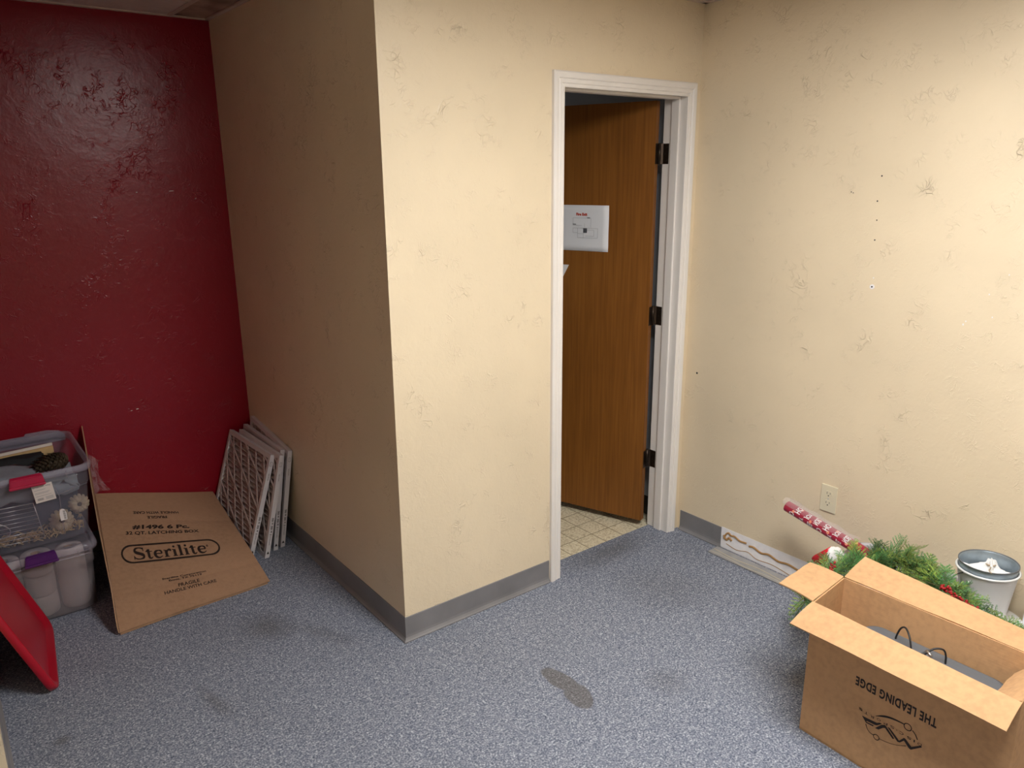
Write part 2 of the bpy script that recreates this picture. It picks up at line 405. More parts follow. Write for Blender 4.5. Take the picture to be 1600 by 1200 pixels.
def put_text(bm, body, fmap, mi=0, fit=None, **kw):
    """fit=(x0,x1,y0,y1): scale the text's bounding box to these and send each vertex through fmap(x,y)."""
    vs, fs = text_faces(body, **kw)
    if not vs: return
    xs = [v[0] for v in vs]; ys = [v[1] for v in vs]
    if fit:
        x0, x1, y0, y1 = fit; a, b, c, d = min(xs), max(xs), min(ys), max(ys)
        vs = [(x0+(x-a)/(b-a)*(x1-x0), y0+(y-c)/(d-c)*(y1-y0)) for x, y in vs]
    bv = [bm.verts.new(fmap(x, y)) for x, y in vs]
    for f in fs:
        try: bm.faces.new([bv[i] for i in f]).material_index = mi
        except ValueError: pass
def stroke2d(bm, pts, widths, fmap, closed=False, mi=0, smooth=5):
    """flat ribbon with varying width along a smoothed 2D path"""
    if smooth and len(pts) > 2:
        P = [(*p, w) for p, w in zip(pts, widths)]
        if closed: P = P + [P[0]]
        sp = smoothpath(P, smooth)
    else: sp = [Vector((*p, w)) for p, w in zip(pts, widths)]
    prev = None
    for i, p in enumerate(sp):
        a = sp[max(i-1, 0)]; b = sp[min(i+1, len(sp)-1)]
        if closed and i in (0, len(sp)-1): a, b = sp[-2], sp[1]
        d = Vector((b.x-a.x, b.y-a.y)); d.normalize(); n = Vector((-d.y, d.x))*p.z/2
        cur = (bm.verts.new(fmap(p.x+n.x, p.y+n.y)), bm.verts.new(fmap(p.x-n.x, p.y-n.y)))
        if prev: bm.faces.new((prev[0], cur[0], cur[1], prev[1])).material_index = mi
        prev = cur

# ------------------------------------------------------------------ the room
FX0, FX1 = -4.3, 0.0; RY = -4.2
def structure(name, bm, m, parent=None, **k):
    return tag(link(name, bm, m, parent, **k), kind='structure')
bm = B(); box(bm, FX0, 0.0, RY, 0.0, -.06, 0.0); box(bm, FX0, LX-.02, 0.0, .02, -.06, 0); box(bm, LX-.02, -W, 0.0, L, -.06, 0)
box(bm, -.787, -.088, 0.0, .112, -.06, 0.0)
structure('floor', bm, M['carpet'])
bm = B(); box(bm, -1.45, 0.12, .132, 2.6, -.06, -.004); box(bm, -.787, -.088, .112, .132, -.06, -.004)
structure('floor_bathroom', bm, M['vinyl'])
# ceiling: suspended tiles with a stained narrow tile by the tan wall
bm = B(); box(bm, FX0, -1.745, -0.0, L, H, H+.05); box(bm, FX0, 0, RY, 0, H, H+.05)
structure('ceiling', bm, M['ceiltile'])
bm = B(); box(bm, -1.745, -W, 0, L, H+.002, H+.05)
structure('ceiling.001', bm, M['stained'])
bm = B(); box(bm, -1.45, .12, .132, 2.6, H, H+.05)
structure('ceiling.002', bm, M['ceiltile'])
bm = B()
for x in (-1.745, -2.355, -1.135, -.525, -2.965): box(bm, x-.012, x+.012, RY if x > -1.6 or x < -2.9 or True else 0, L if x < -W else 0, H-.004, H+.001)
for y in (1.2, -.02, -1.24, -2.46, -3.68):
    box(bm, LX if y > 0 else FX0, -1.745 if y > 0 else 0, y-.012, y+.012, H-.0035, H+.001)
structure('trim_1', bm, M['tbar'])
bm = B()   # wall angle around the edge of the ceiling
box(bm, LX, -W, L-.022, L, H-.006, H); box(bm, -W-.022, -W, 0, L, H-.006, H)
box(bm, -W, 0, -.022, 0, H-.006, H); box(bm, -.022, 0, RY, 0, H-.006, H)
structure('trim_2', bm, M['tbar'])

# red back wall, tan closet side wall, front wall with the door opening, right wall, left wall
bm = B(); box(bm, LX-.15, -W+.10, L, L+.12, 0, H+.05)
wb = structure('wall_back', bm, M['red'])
bm = B()
for (x, z, ww, hh) in ((-1.976, 1.661, .008, .003), (-1.832, 1.664, .022, .0025), (-2.035, 1.493, .010, .002), (-2.102, .659, .012, .004), (-2.127, .656, .009, .003)):
    poly_prism(bm, [(x, L-.0008, z), (x+ww, L-.0008, z+.001), (x+ww*.8, L-.0008, z+hh), (x+.002, L-.0008, z+hh)], (0, 1, 0), .0008)
link('paint_chips', bm, M['offwhite'], wb)
T = .122
bm = B(); box(bm, -W, -W+.115, T, L, 0, H+.05)
structure('wall_side', bm, M['tan'])
bm = B()
box(bm, -W, -.802, 0, T, 0, H+.05); box(bm, -.073, 0.0, 0, T, 0, H+.05); box(bm, -.802, -.073, 0, T, 2.06, H+.05)
bmesh.ops.remove_doubles(bm, verts=bm.verts[:], dist=1e-5)
structure('wall_front', bm, M['tan'])
bm = B(); box(bm, 0, .12, RY, .0, 0, H+.05)
wr = structure('wall_right', bm, M['tan'])
bm = B()
for (y, z, r) in ((-.847, 1.713, .003), (-.841, 1.624, .003), (-.737, 1.655, .0022), (-.745, 1.652, .0018), (-.847, 1.556, .0025), (-.848, 1.484, .0028), (-.069, .819, .005)):
    poly_prism(bm, [(-.0006, y+r*math.cos(a), z+r*math.sin(a)) for a in [i*math.pi/4 for i in range(8)]], (1, 0, 0), .0006)
link('nail_holes', bm, M['slot'], wr)
bm = B()
for (y, z, r) in ((-1.193, 1.218, .004), (-1.20, 1.23, .003), (-1.28, 1.255, .003), (-1.26, 1.33, .003), (-.86, 1.345, .003), (-1.31, 1.40, .0025)):
    poly_prism(bm, [(-.0006, y+r*math.cos(a)*.7, z+r*math.sin(a)) for a in [i*math.pi/3 for i in range(6)]], (1, 0, 0), .0006)
link('paint_chips', bm, M['white2'], wr)
bm = B(); box(bm, LX-.12, LX, .02, .62, 0, H+.05)
structure('wall_left', bm, M['tan'])
bm = B(); box(bm, LX-.12, LX, .62, L, 0, H+.05)
structure('wall_left.002', bm, M['red'])
bm = B(); box(bm, FX0, LX-.12, .02, .14, 0, H+.05); box(bm, FX0-.12, FX0, RY, .14, 0, H+.05)
structure('wall_left.001', bm, M['tan'])
bm = B(); box(bm, FX0-.12, .12, RY-.12, RY, 0, H+.05)
structure('wall_rear', bm, M['tan'])
# next room beyond the door
bm = B(); box(bm, .0, .12, T, 2.6, 0, H+.05); structure('wall_bathroom_right', bm, M['farwall'])
bm = B(); box(bm, -1.45, .12, 2.6, 2.72, 0, H+.05); structure('wall_bathroom_back', bm, M['farwall'])
bm = B(); box(bm, -1.452, -1.44, T, 2.6, 0, H+.05); structure('wall_bathroom_left', bm, M['farwall'])
bm = B(); box(bm, -.006, 0, T, 2.6, 0, .10); structure('baseboard_bathroom_right', bm, M['black_base'])

# wall anchor on the right wall
t = thing('wall_anchor', (-.001, -.859, 1.312), 'small white plastic wall anchor left in the tan right wall', 'wall anchor')
bm = B()
tube(bm, [(0, -.859, 1.312), (-.003, -.859, 1.312)], .009, 14); link('anchor_collar', bm, M['white2'], t)
bm = B(); tube(bm, [(-.0028, -.859, 1.312), (-.0034, -.859, 1.312)], .0032, 10); link('screw_hole', bm, M['slot'], t)

# baseboards: grey vinyl cove with a toe
cove = [(0, 0), (.014, 0), (.0145, .004), (.009, .009), (.0045, .016), (.003, .026), (.003, .100), (.0015, .102), (0, .102)]
def baseboard(name, path_frames, m=None):
    bm = B(); extrude_profile(bm, cove, path_frames); return structure(name, bm, m or M['base'])
Z = (0, 0, 1)
bm = B()
extrude_profile(bm, cove, [((-.852, 0, 0), (0, -1, 0), Z), ((-W, 0, 0), (-1, -1, 0), Z), ((-W, L, 0), (-1, 0, 0), Z)])
structure('baseboard_side', bm, M['base'])
baseboard('baseboard_back', [((-W-.003, L, 0), (0, -1, 0), Z), ((LX, L, 0), (0, -1, 0), Z)])
baseboard('baseboard_left', [((LX, L-.003, 0), (1, 0, 0), Z), ((LX, .02, 0), (1, 0, 0), Z)])
o = baseboard('baseboard_right', [((0, -.018, 0), (-1, 0, 0), Z), ((0, -.268, 0), (-1, 0, 0), Z)])
baseboard('baseboard_right.001', [((0, -2.2, 0), (-1, 0, 0), Z), ((0, RY, 0), (-1, 0, 0), Z)])
# bare plaster strip where the baseboard came off, with beads of adhesive
bm = B(); box(bm, -.0012, .0, -2.2, -.268, .002, .106)
ps = structure('trim_3', bm, M['plaster'])
bm = B()
def bead(bm, pts, r, x=-.0022):
    tube(bm, smoothpath([(x, y, z) for y, z in pts], 6), r, 6, radii=None)
bead(bm, [(-.285, .052), (-.297, .078), (-.312, .088), (-.325, .080), (-.345, .083), (-.375, .072), (-.41, .075)], .0045)
bead(bm, [(-.283, .068), (-.300, .050), (-.315, .064), (-.33, .055)], .0055)
bead(bm, [(-.425, .066), (-.45, .070), (-.49, .058), (-.53, .066), (-.58, .054), (-.63, .060), (-.70, .050), (-.78, .058)], .0048)
bead(bm, [(-.30, .030), (-.36, .020), (-.42, .034), (-.47, .018), (-.55, .024), (-.64, .012)], .0014)
link('adhesive_beads', bm, M['glue'], ps, smooth=True)
# the peeled strip itself, lying on the carpet
t = thing('peeled_baseboard_strip', (-.045, -.7, 0), 'peeled strip of grey vinyl baseboard lying on the carpet along the right wall', 'baseboard strip')
bm = B(); slab(bm, [(-.090, -1.15, .006), (-.018, -1.15, .006), (-.018, -.262, .006), (-.092, -.266, .006)], .004); link('vinyl_strip', bm, M['peeled'], t)
bm = B()
for k, (x0, w_) in enumerate(((-.080, .0016), (-.055, .0022))):
    pts = [(x0 + .006*math.sin(i*1.3+k*2), -.27 - i*.055, .0062) for i in range(15)]
    tube(bm, smoothpath(pts, 4), w_, 5)
link('adhesive_streaks', bm, M['paleglue'], t, smooth=True)

# ------------------------------------------------------------------ door
JL, JR = -.787, -.088; HZ = 2.045
door = tag(bpy.data.objects.new('door_1', None), kind='structure'); COL.objects.link(door)
cas = [(0, 0), (0, .008), (.004, .0105), (.010, .0105), (.013, .0075), (.016, .0115), (.026, .0125), (.029, .0105), (.033, .0150), (.046, .0175), (.052, .0165), (.057, .012), (.057, 0)]
cas = [(a, -b) for a, b in cas]
def casing(y, side):
    s = side
    bm = B()
    pr = [(a, b*s) for a, b in cas]
    il, ir, it = JL-.004, JR+.0, HZ-.003
    if side > 0:
        extrude_profile(bm, pr, [((il, y, 0), (-1, 0, 0), (0, 1, 0)), ((il, y, it), (-1, 0, 1), (0, 1, 0)), ((ir, y, it), (.93, 0, 1), (0, 1, 0)), ((ir, y, 0), (.93, 0, 0), (0, 1, 0))])
    return bm
link('door_casing', casing(0, 1), M['white'], door)
bm = B()
box(bm, JL-.015, JL, 0, T, 0, HZ+.015); box(bm, JR, JR+.015, 0, T, 0, HZ+.015); box(bm, JL, JR, 0, T, HZ, HZ+.015)
link('door_jamb', bm, M['white'], door)
bm = B()
box(bm, JL, JL+.011, .030, .072, 0, HZ, bevel=.002); box(bm, JR-.011, JR, .030, .072, 0, HZ, bevel=.002); box(bm, JL+.011, JR-.011, .030, .072, HZ-.011, HZ, bevel=.002)
link('door_stop', bm, M['white'], door)
DA = Vector((-.142, .118, 0)); DD = Vector((-.342, .940, 0)).normalized(); DN = Vector((.940, .342, 0)).normalized()   # hinge corner, along the door, through the door
def dpt(s, t_, z): p = DA + DD*s + DN*t_; return (p.x, p.y, z)
bm = B(); hexa(bm, [dpt(0, 0, .033), dpt(.695, 0, .033), dpt(.695, .035, .033), dpt(0, .035, .033), dpt(0, 0, 2.033), dpt(.695, 0, 2.033), dpt(.695, .035, 2.033), dpt(0, .035, 2.033)], bevel=.0015)
link('door_slab', bm, M['wood'], door)
for _unused in ():
    pass
bm = B()    # lever/knob on the far edge of the door
for sgn, base in ((-1, 0.0), (1, .035)):
    c = dpt(.635, base, .95); c = Vector(c)
    tube(bm, [c, c + DN*sgn*.010], .032, 20); tube(bm, [c + DN*sgn*.010, c + DN*sgn*.035], .011, 12)
    tube(bm, [c + DN*sgn*(.035+.004*i) for i in range(8)], .02, 16, radii=[.012, .021, .026, .028, .028, .026, .021, .010])
link('door_knob', bm, M['bronze'], door)
for z in (1.810, 1.078, .360):
    bm = B()
    hexa(bm, [(JR-.0022, .086, z-.044), (JR, .086, z-.044), (JR, .121, z-.044), (JR-.0022, .121, z-.044), (JR-.0022, .086, z+.044), (JR, .086, z+.044), (JR, .121, z+.044), (JR-.0022, .121, z+.044)], bevel=.0008)
    p = Vector(dpt(0, .037, 0)); k = Vector((JR-.011, .122, 0)); k = (k+p)/2 + Vector((.001, .002, 0))
    tube(bm, [(k.x, k.y, z-.046), (k.x, k.y, z+.046)], .0062, 12)
    q0 = Vector(dpt(-.0018, .002, 0)); q1 = Vector(dpt(-.0018, .036, 0)); q2 = Vector(dpt(.0005, .036, 0)); q3 = Vector(dpt(.0005, .002, 0))
    hexa(bm, [(q.x, q.y, z-.044) for q in (q0, q1, q2, q3)] + [(q.x, q.y, z+.044) for q in (q0, q1, q2, q3)])
    a0 = Vector((JR-.001, .118, 0)); a1 = k
    hexa(bm, [(a1.x, a1.y-.0015, z-.044), (a0.x, a0.y-.0015, z-.044), (a0.x, a0.y+.0015, z-.044), (a1.x, a1.y+.0015, z-.044), (a1.x, a1.y-.0015, z+.044), (a0.x, a0.y-.0015, z+.044), (a0.x, a0.y+.0015, z+.044), (a1.x, a1.y+.0015, z+.044)])
    b0 = q1
    hexa(bm, [(b0.x, b0.y-.001, z-.044), (k.x, k.y-.001, z-.044), (k.x, k.y+.002, z-.044), (b0.x, b0.y+.002, z-.044), (b0.x, b0.y-.001, z+.044), (k.x, k.y-.001, z+.044), (k.x, k.y+.002, z+.044), (b0.x, b0.y+.002, z+.044)])
    tube(bm, [(k.x, k.y, z-.105), (k.x, k.y, z-.046)], .0045, 10) if False else None
    h = link('hinge', bm, M['bronze'], door)
    bm = B()
    for dz in (-.028, 0, .028):
        for yy in (.094,): sphere(bm, (JR-.0024, yy + (.008 if dz == 0 else 0), z+dz), .0032, sub=1, scale=(.3, 1, 1))
    link('screws', bm, M['bronze'], h)

# evacuation plan taped on the door
pz0, pz1, ps0, ps1 = 1.368, 1.583, .2265-.010, .5065-.010
def dmap(x, z, off=.0012): p = DA + DD*x - DN*off; return (p.x, p.y, z)
c = dmap((ps0+ps1)/2, 1.475)
t = thing('fire_exit_plan', c, 'white paper fire exit plan taped to the brown door', 'paper sign')
bm = B(); nx = 8
g = [[bm.verts.new(dmap(ps0+(ps1-ps0)*i/nx, pz0+(pz1-pz0)*j/nx, .0012+.0016*math.sin(i*.9+j*.5)**2 + (.002 if (i == 0 and j == 0) else 0))) for j in range(nx+1)] for i in range(nx+1)]
for i in range(nx):
    for j in range(nx): bm.faces.new((g[i][j], g[i+1][j], g[i+1][j+1], g[i][j+1]))
pp = link('sheet', bm, M['paper'], t, smooth=True)
sm = pp.modifiers.new('solid', 'SOLIDIFY'); sm.thickness = .0006; sm.offset = 0
# the camera reads the sheet from s large (left) to s small (right)
def pm(x, y, off=.0042): return dmap(ps1 - x*.28, pz0 + y*.2155, off)
bm = B(); put_text(bm, 'Fire Exit', pm, fit=(.39, .60, .770, .832), bold=.05); link('red_heading', bm, M['redink'], t)
bm = B()
def ln(bm, x0, y0, x1, y1, w_=.005):
    if abs(x1-x0) > abs(y1-y0): q = [(x0, y0-w_/2), (x1, y1-w_/2), (x1, y1+w_/2), (x0, y0+w_/2)]
    else: q = [(x0-w_*.4, y0), (x0+w_*.4, y0), (x1+w_*.4, y1), (x1-w_*.4, y1)]
    poly_prism(bm, [pm(x, y) for x, y in q], (0, 0, 0.0001), .1)
for a in ((.33,.72,.67,.72),(.33,.72,.33,.56),(.67,.72,.67,.52),(.33,.56,.50,.56),(.55,.60,.55,.52),(.33,.50,.80,.50),(.80,.50,.80,.29),(.42,.29,.80,.29),
          (.42,.50,.42,.29),(.33,.50,.33,.40),(.33,.40,.42,.40),(.53,.50,.53,.29),(.42,.38,.53,.38),(.57,.33,.73,.33),(.73,.33,.73,.46),(.60,.46,.73,.46)):
    ln(bm, *a)
for (x0, y0, x1, y1) in ((.53,.40,.60,.50),(.60,.715,.655,.735),(.33,.575,.39,.59)): poly_prism(bm, [pm(x, y, .0044) for x, y in ((x0, y0), (x1, y0), (x1, y1), (x0, y1))], (0, 0, .0001), .1, mi=1)
link('floor_plan_drawing', bm, [M['palegrey'], M['greyink']], t)

# wall file holder fixed on the door below the plan, only its corner shows beside the casing
t = thing('file_holder', dmap(.56, 1.2), 'white plastic file holder with a slanted side on the brown door below the paper plan', 'file holder')
bm = B()
zt, zb = 1.297, 1.13
outer = [(.425, zt), (.66, zt), (.66, zb), (.515, zb)]
poly_prism(bm, [dmap(s, z, .0005) for s, z in outer], -DN, .004); link('back_plate', bm, M['pail'], t)
bm = B()
poly_prism(bm, [dmap(s, z, .030) for s, z in [(.46, zt-.04), (.66, zt-.04), (.66, zb), (.515, zb)]], -DN, .003)
hexa(bm, [dmap(.515, zb, .004), dmap(.66, zb, .004), dmap(.66, zb, .033), dmap(.515, zb, .033), dmap(.513, zb+.004, .004), dmap(.66, zb+.004, .004), dmap(.66, zb+.004, .033), dmap(.513, zb+.004, .033)])
link('front_pocket', bm, M['pail'], t)

# ------------------------------------------------------------------ outlet
t = thing('wall_outlet', (0, -.781, .427), 'almond duplex electrical outlet low on the tan right wall', 'outlet')
bm = B(); box(bm, -.006, 0, -.8165, -.7465, .369, .485, bevel=.0022); link('cover_plate', bm, M['almond'], t)
for zc in (.4475, .4065):
    bm = B()
    pts = []
    for k in range(24):
        a = 2*math.pi*k/24; y = .0172*math.cos(a); z = max(-.0135, min(.0135, .0172*math.sin(a))); pts.append((-.006, -.7815+y, zc+z))
    poly_prism(bm, pts, (-1, 0, 0), .0016); r = link('receptacle', bm, M['almond'], t)
    bm = B()
    box(bm, -.0081, -.0074, -.7755, -.7737, zc+.000, zc+.0085); box(bm, -.0081, -.0074, -.7893, -.7875, zc+.001, zc+.0075)
    tube(bm, [(-.0074, -.7815, zc-.0065), (-.0081, -.7815, zc-.0065)], .0026, 10)
    link('slots', bm, M['slot'], r)
bm = B(); tube(bm, [(-.006, -.7815, .427), (-.0074, -.7815, .427)], .003, 12); link('screw', bm, M['steel'], t)

# ------------------------------------------------------------------ ceiling light, and an added fill light next door
def light(x, y, label):
    t = thing('ceiling_light', (x, y, H), label, 'ceiling light')
    bm = B()
    for a in ((x-.305, x+.305, y-.61, y-.585), (x-.305, x+.305, y+.585, y+.61), (x-.305, x-.28, y-.585, y+.585), (x+.28, x+.305, y-.585, y+.585)):
        box(bm, *a, H-.012, H)
    link('light_frame', bm, M['fixture'], t)
    bm = B(); box(bm, x-.279, x+.279, y-.584, y+.584, H-.009, H-.003); link('light_diffuser', bm, M['diffuser'], t)
light(-1.36, -1.74, 'recessed fluorescent ceiling light in front of the door')

t = thing('ceiling_light', (-.75, 1.95, H), 'small round added fill light, out of view on the ceiling of the next room', 'ceiling light')  # unseen dome light, added to brighten the gap between door and jamb
bm = B(); lathe(bm, [(0, -.012), (.13, -.012), (.135, 0), (0, 0)], 32, (-.75, 1.95, H)); link('fill_light_base', bm, M['fixture'], t)
bm = B(); lathe(bm, [(0, -.07), (.05, -.065), (.10, -.04), (.115, -.012), (0, -.012)], 32, (-.75, 1.95, H)); link('fill_light_dome', bm, mat('dim_fill_dome', (.9, .9, .9), .5, emit=(1.0, .97, .95, 5.0)), t)

# ------------------------------------------------------------------ flattened cardboard box leaning by the bins
FL, FR, BR, BL = map(Vector, ((-2.431, .73, .0), (-1.821, .753, .0), (-1.80, 1.562, .145), (-2.33, 1.562, .275)))
def S(u, v, off=0.0):
    p = (1-v)*((1-u)*FL+u*FR) + v*((1-u)*BL+u*BR)
    # a gentle sag between the creases
    p = p + Vector((0, 0, .010))
    p.z += off
    return p
def crease1(u): return .229 - .042*u/.955
def crease2(u): return .800 - .160*u
t = thing('flattened_cardboard_box', (-2.1, 1.1, 0), 'flattened brown cardboard box printed with black lettering, sloping from the red wall to the carpet', 'cardboard box')
def sheet(bm, off, th, u0=0, u1=1, jag=0.0):
    nu = 14; rows = []
    for k in range(25):
        a = k/24
        row = []
        for i in range(nu+1):
            u = u0 + (u1-u0)*i/nu; c1, c2 = crease1(u), crease2(u)
            if a < .25: v = c1*a/.25; 
            elif a < .75: v = c1 + (c2-c1)*(a-.25)/.5
            else: v = c2 + (1-c2)*(a-.75)/.25
            dz = -.0022 if k in (6, 18) else 0.0
            dz += .0025*math.sin(u*5+a*7)
            row.append(S(u, v, off+dz))
        rows.append(row)
    top = [[bm.verts.new(p) for p in r] for r in rows]; bot = [[bm.verts.new(p - Vector((0, 0, th))) for p in r] for r in rows]
    for g, fl in ((top, 0), (bot, 1)):
        for a in range(24):
            for i in range(nu):
                q = (g[a][i], g[a][i+1], g[a+1][i+1], g[a+1][i]); bm.faces.new(q[::-1] if fl else q)
    for a in range(24):
        for i in (0, nu): bm.faces.new((top[a][i], top[a+1][i], bot[a+1][i], bot[a][i]))
    for i in range(nu):
        for a in (0, 24): bm.faces.new((top[a][i], top[a][i+1], bot[a][i+1], bot[a][i]))
bm = B(); sheet(bm, .004, .0035); panel = link('printed_panel', bm, M['card2'], t)
bm = B(); sheet(bm, -.005, .0035, .003, .985); link('back_panel', bm, M['card2'], t)
# folded side panel standing up beside the bins
bm = B()
low = [S(-.002, v, .003) for v in (0, .12, .25, .42, .62, .82, 1)]
hi = [Vector(p) for p in ((-2.434, .735, .045), (-2.418, .85, .155), (-2.408, .96, .235), (-2.392, 1.12, .30), (-2.374, 1.28, .43), (-2.352, 1.44, .56), (-2.338, 1.553, .632))]
a_, b_, c_, d_ = [], [], [], []
for p, q in zip(low, hi):
    a_.append(bm.verts.new(p)); b_.append(bm.verts.new(q)); c_.append(bm.verts.new(p + Vector((-.004, 0, 0)))); d_.append(bm.verts.new(q + Vector((-.004, 0, 0))))
for i in range(6):
    bm.faces.new((a_[i], a_[i+1], b_[i+1], b_[i])); bm.faces.new((c_[i+1], c_[i], d_[i], d_[i+1]))
    bm.faces.new((b_[i], b_[i+1], d_[i+1], d_[i])); bm.faces.new((a_[i+1], a_[i], c_[i], c_[i+1]))
bm.faces.new((a_[0], b_[0], d_[0], c_[0])); bm.faces.new((a_[6], c_[6], d_[6], b_[6]))
link('side_panel', bm, M['card2'], t)
# printing: (u,v) -> panel, with the rows sheared like the creases
def sm_(u, v): 
    p = S(u, v, .004+.0012); 
    # same ripple as the sheet
    c1, c2 = crease1(u), crease2(u)
    a = v/c1*.25 if v < c1 else (.25+(v-c1)/(c2-c1)*.5 if v < c2 else .75+(v-c2)/(1-c2)*.25)
    p.z += .0025*math.sin(u*5+a*7)
    return p
def aff(o, ux, uy):
    return lambda x, y: sm_(o[0]+ux[0]*x+uy[0]*y, o[1]+ux[1]*x+uy[1]*y)
bm = B()
UNIT = dict(fit=(0, 1, 0, 1))
put_text(bm, '#1496 6 Pc.', aff((.219, .676), (.424, -.066), (.010, .038)), bold=.042, **UNIT)
put_text(bm, '32 QT. LATCHING BOX', aff((.162, .637), (.538, -.081), (.006, .031)), bold=.028, **UNIT)
put_text(bm, 'HANDLE WITH CARE', aff((.610, .790), (-.352, .036), (.0, -.024)), bold=.02, **UNIT)
put_text(bm, 'FRAGILE', aff((.505, .757), (-.150, .015), (.0, -.024)), bold=.02, **UNIT)
put_text(bm, 'Sterilite Corporation', aff((.326, .243), (.302, -.024), (.0, .017)), bold=.02, **UNIT)
put_text(bm, 'Ennis, TX 75119', aff((.367, .221), (.225, -.016), (.0, .016)), bold=.02, **UNIT)
put_text(bm, 'FRAGILE', aff((.416, .166), (.145, -.006), (.002, .026)), bold=.012, **UNIT)
put_text(bm, 'HANDLE WITH CARE', aff((.315, .137), (.353, -.015), (.0, .024)), bold=.015, **UNIT)
# capsule with the bold serif name
cap = aff((.100, .4955), (.700, -.093), (.004, .0725))     # x 0..1 along, y -1..1 across
pts = []
rx = .105
for k in range(13): a = math.pi/2 + math.pi*k/12; pts.append((rx+rx*math.cos(a), math.sin(a)))
for k in range(13): a = -math.pi/2 + math.pi*k/12; pts.append((1-rx+rx*math.cos(a), math.sin(a)))
pin = [(.5+(x-.5)*.966, y*.83) for x, y in pts]
vo = [bm.verts.new(cap(*p)) for p in pts]; vi = [bm.verts.new(cap(*p)) for p in pin]
n = len(vo)
for k in range(n):
    for s_ in range(1): bm.faces.new((vo[k], vo[(k+1)%n], vi[(k+1)%n], vi[k]))
# serif letters in units: x-height .62, cap 1.0; drawn as weighted strokes
LX0, LSC = .110, .0855
def G(x, y): return cap(LX0 + x*LSC, -.60 + y*1.26)
def bar(x0, x1, y0, y1):
    vs = [bm.verts.new(G(*p)) for p in ((x0, y0), (x1, y0), (x1, y1), (x0, y1))]; bm.faces.new(vs)
def st(pts, ws): stroke2d(bm, pts, [w_*1.35 for w_ in ws], G, smooth=6)
X = 0.0   # S
st([(X+1.28,.74),(X+1.18,.90),(X+.80,.97),(X+.42,.90),(X+.30,.72),(X+.48,.57),(X+.90,.46),(X+1.25,.32),(X+1.22,.12),(X+.85,.02),(X+.42,.06),(X+.18,.26)], [.03,.10,.07,.13,.20,.20,.19,.21,.15,.07,.08,.03])
bar(X+1.22, X+1.32, .68, .98); bar(X+.14, X+.24, .0, .30)
X = 1.55  # t
def tee(X):
    bar(X+.20, X+.50, .10, .80); bar(X, X+.78, .57, .64); st([(X+.35,.14),(X+.45,.03),(X+.62,.03),(X+.80,.14)], [.22,.12,.09,.03])
    vs = [bm.verts.new(G(*p)) for p in ((X+.02,.62),(X+.24,.62),(X+.30,.80),(X+.24,.80))]; bm.faces.new(vs)
def ee(X):
    st([(X+.14,.36),(X+.96,.36),], [.07,.07]); bar(X+.14, X+.92, .33, .40)
    st([(X+.90,.37),(X+.86,.56),(X+.58,.64),(X+.26,.56),(X+.14,.34),(X+.26,.10),(X+.60,.01),(X+.98,.14)], [.16,.14,.07,.16,.26,.18,.09,.04])
def ii(X):
    bar(X+.13, X+.45, .05, .62); bar(X+.02, X+.56, 0, .07); bar(X+.02, X+.22, .57, .64)
    c0 = [(X+.29+.15*math.cos(a), .86+.10*math.sin(a)) for a in [k*math.pi/5 for k in range(10)]]
    bm.faces.new([bm.verts.new(G(*p)) for p in c0])
tee(1.52); ee(2.46)
X = 3.62; bar(X+.13, X+.45, .05, .62); bar(X+.02, X+.60, 0, .07); bar(X+.02, X+.22, .57, .64); st([(X+.40,.42),(X+.55,.60),(X+.78,.60),(X+.90,.52)], [.08,.12,.16,.14])
ii(4.62)
X = 5.32; bar(X+.13, X+.45, .05, .98); bar(X+.02, X+.56, 0, .07); bar(X+.02, X+.22, .92, .99)
ii(6.02); tee(6.72); ee(7.66)
st([(8.92+.11*math.cos(a), .62+.075*math.sin(a)) for a in [k*math.pi/4 for k in range(9)]], [.03]*9)
put_text(bm, 'R', lambda x, y: G(8.87+x*.11, .59+y*.07), fit=(0, 1, 0, 1))
link('printed_lettering', bm, M['ink'], panel)

# crumpled clear plastic behind the folded panel, against the red wall
t = thing('crumpled_plastic_wrap', (-2.30, 1.54, .36), 'crumpled clear plastic wrap hanging behind the folded cardboard panel against the red wall', 'plastic wrap')
bm = B(); rnd = random.Random(3)
g = []
for i in range(7):
    row = []
    for j in range(9):
        f = j/8
        row.append(bm.verts.new((-2.335 + .045*i/6*(1-.5*math.sin(f*3.1)) - .004 + rnd.uniform(-.006, .006) + .03*(1-f)*i/6, 1.548 - rnd.uniform(0, .03), .30 + .19*f*(1-.15*i/6) + rnd.uniform(-.006, .006))))
    g.append(row)
for i in range(6):
    for j in range(8): bm.faces.new((g[i][j], g[i+1][j], g[i+1][j+1], g[i][j+1]))
link('plastic_sheet', bm, M['film'], t)

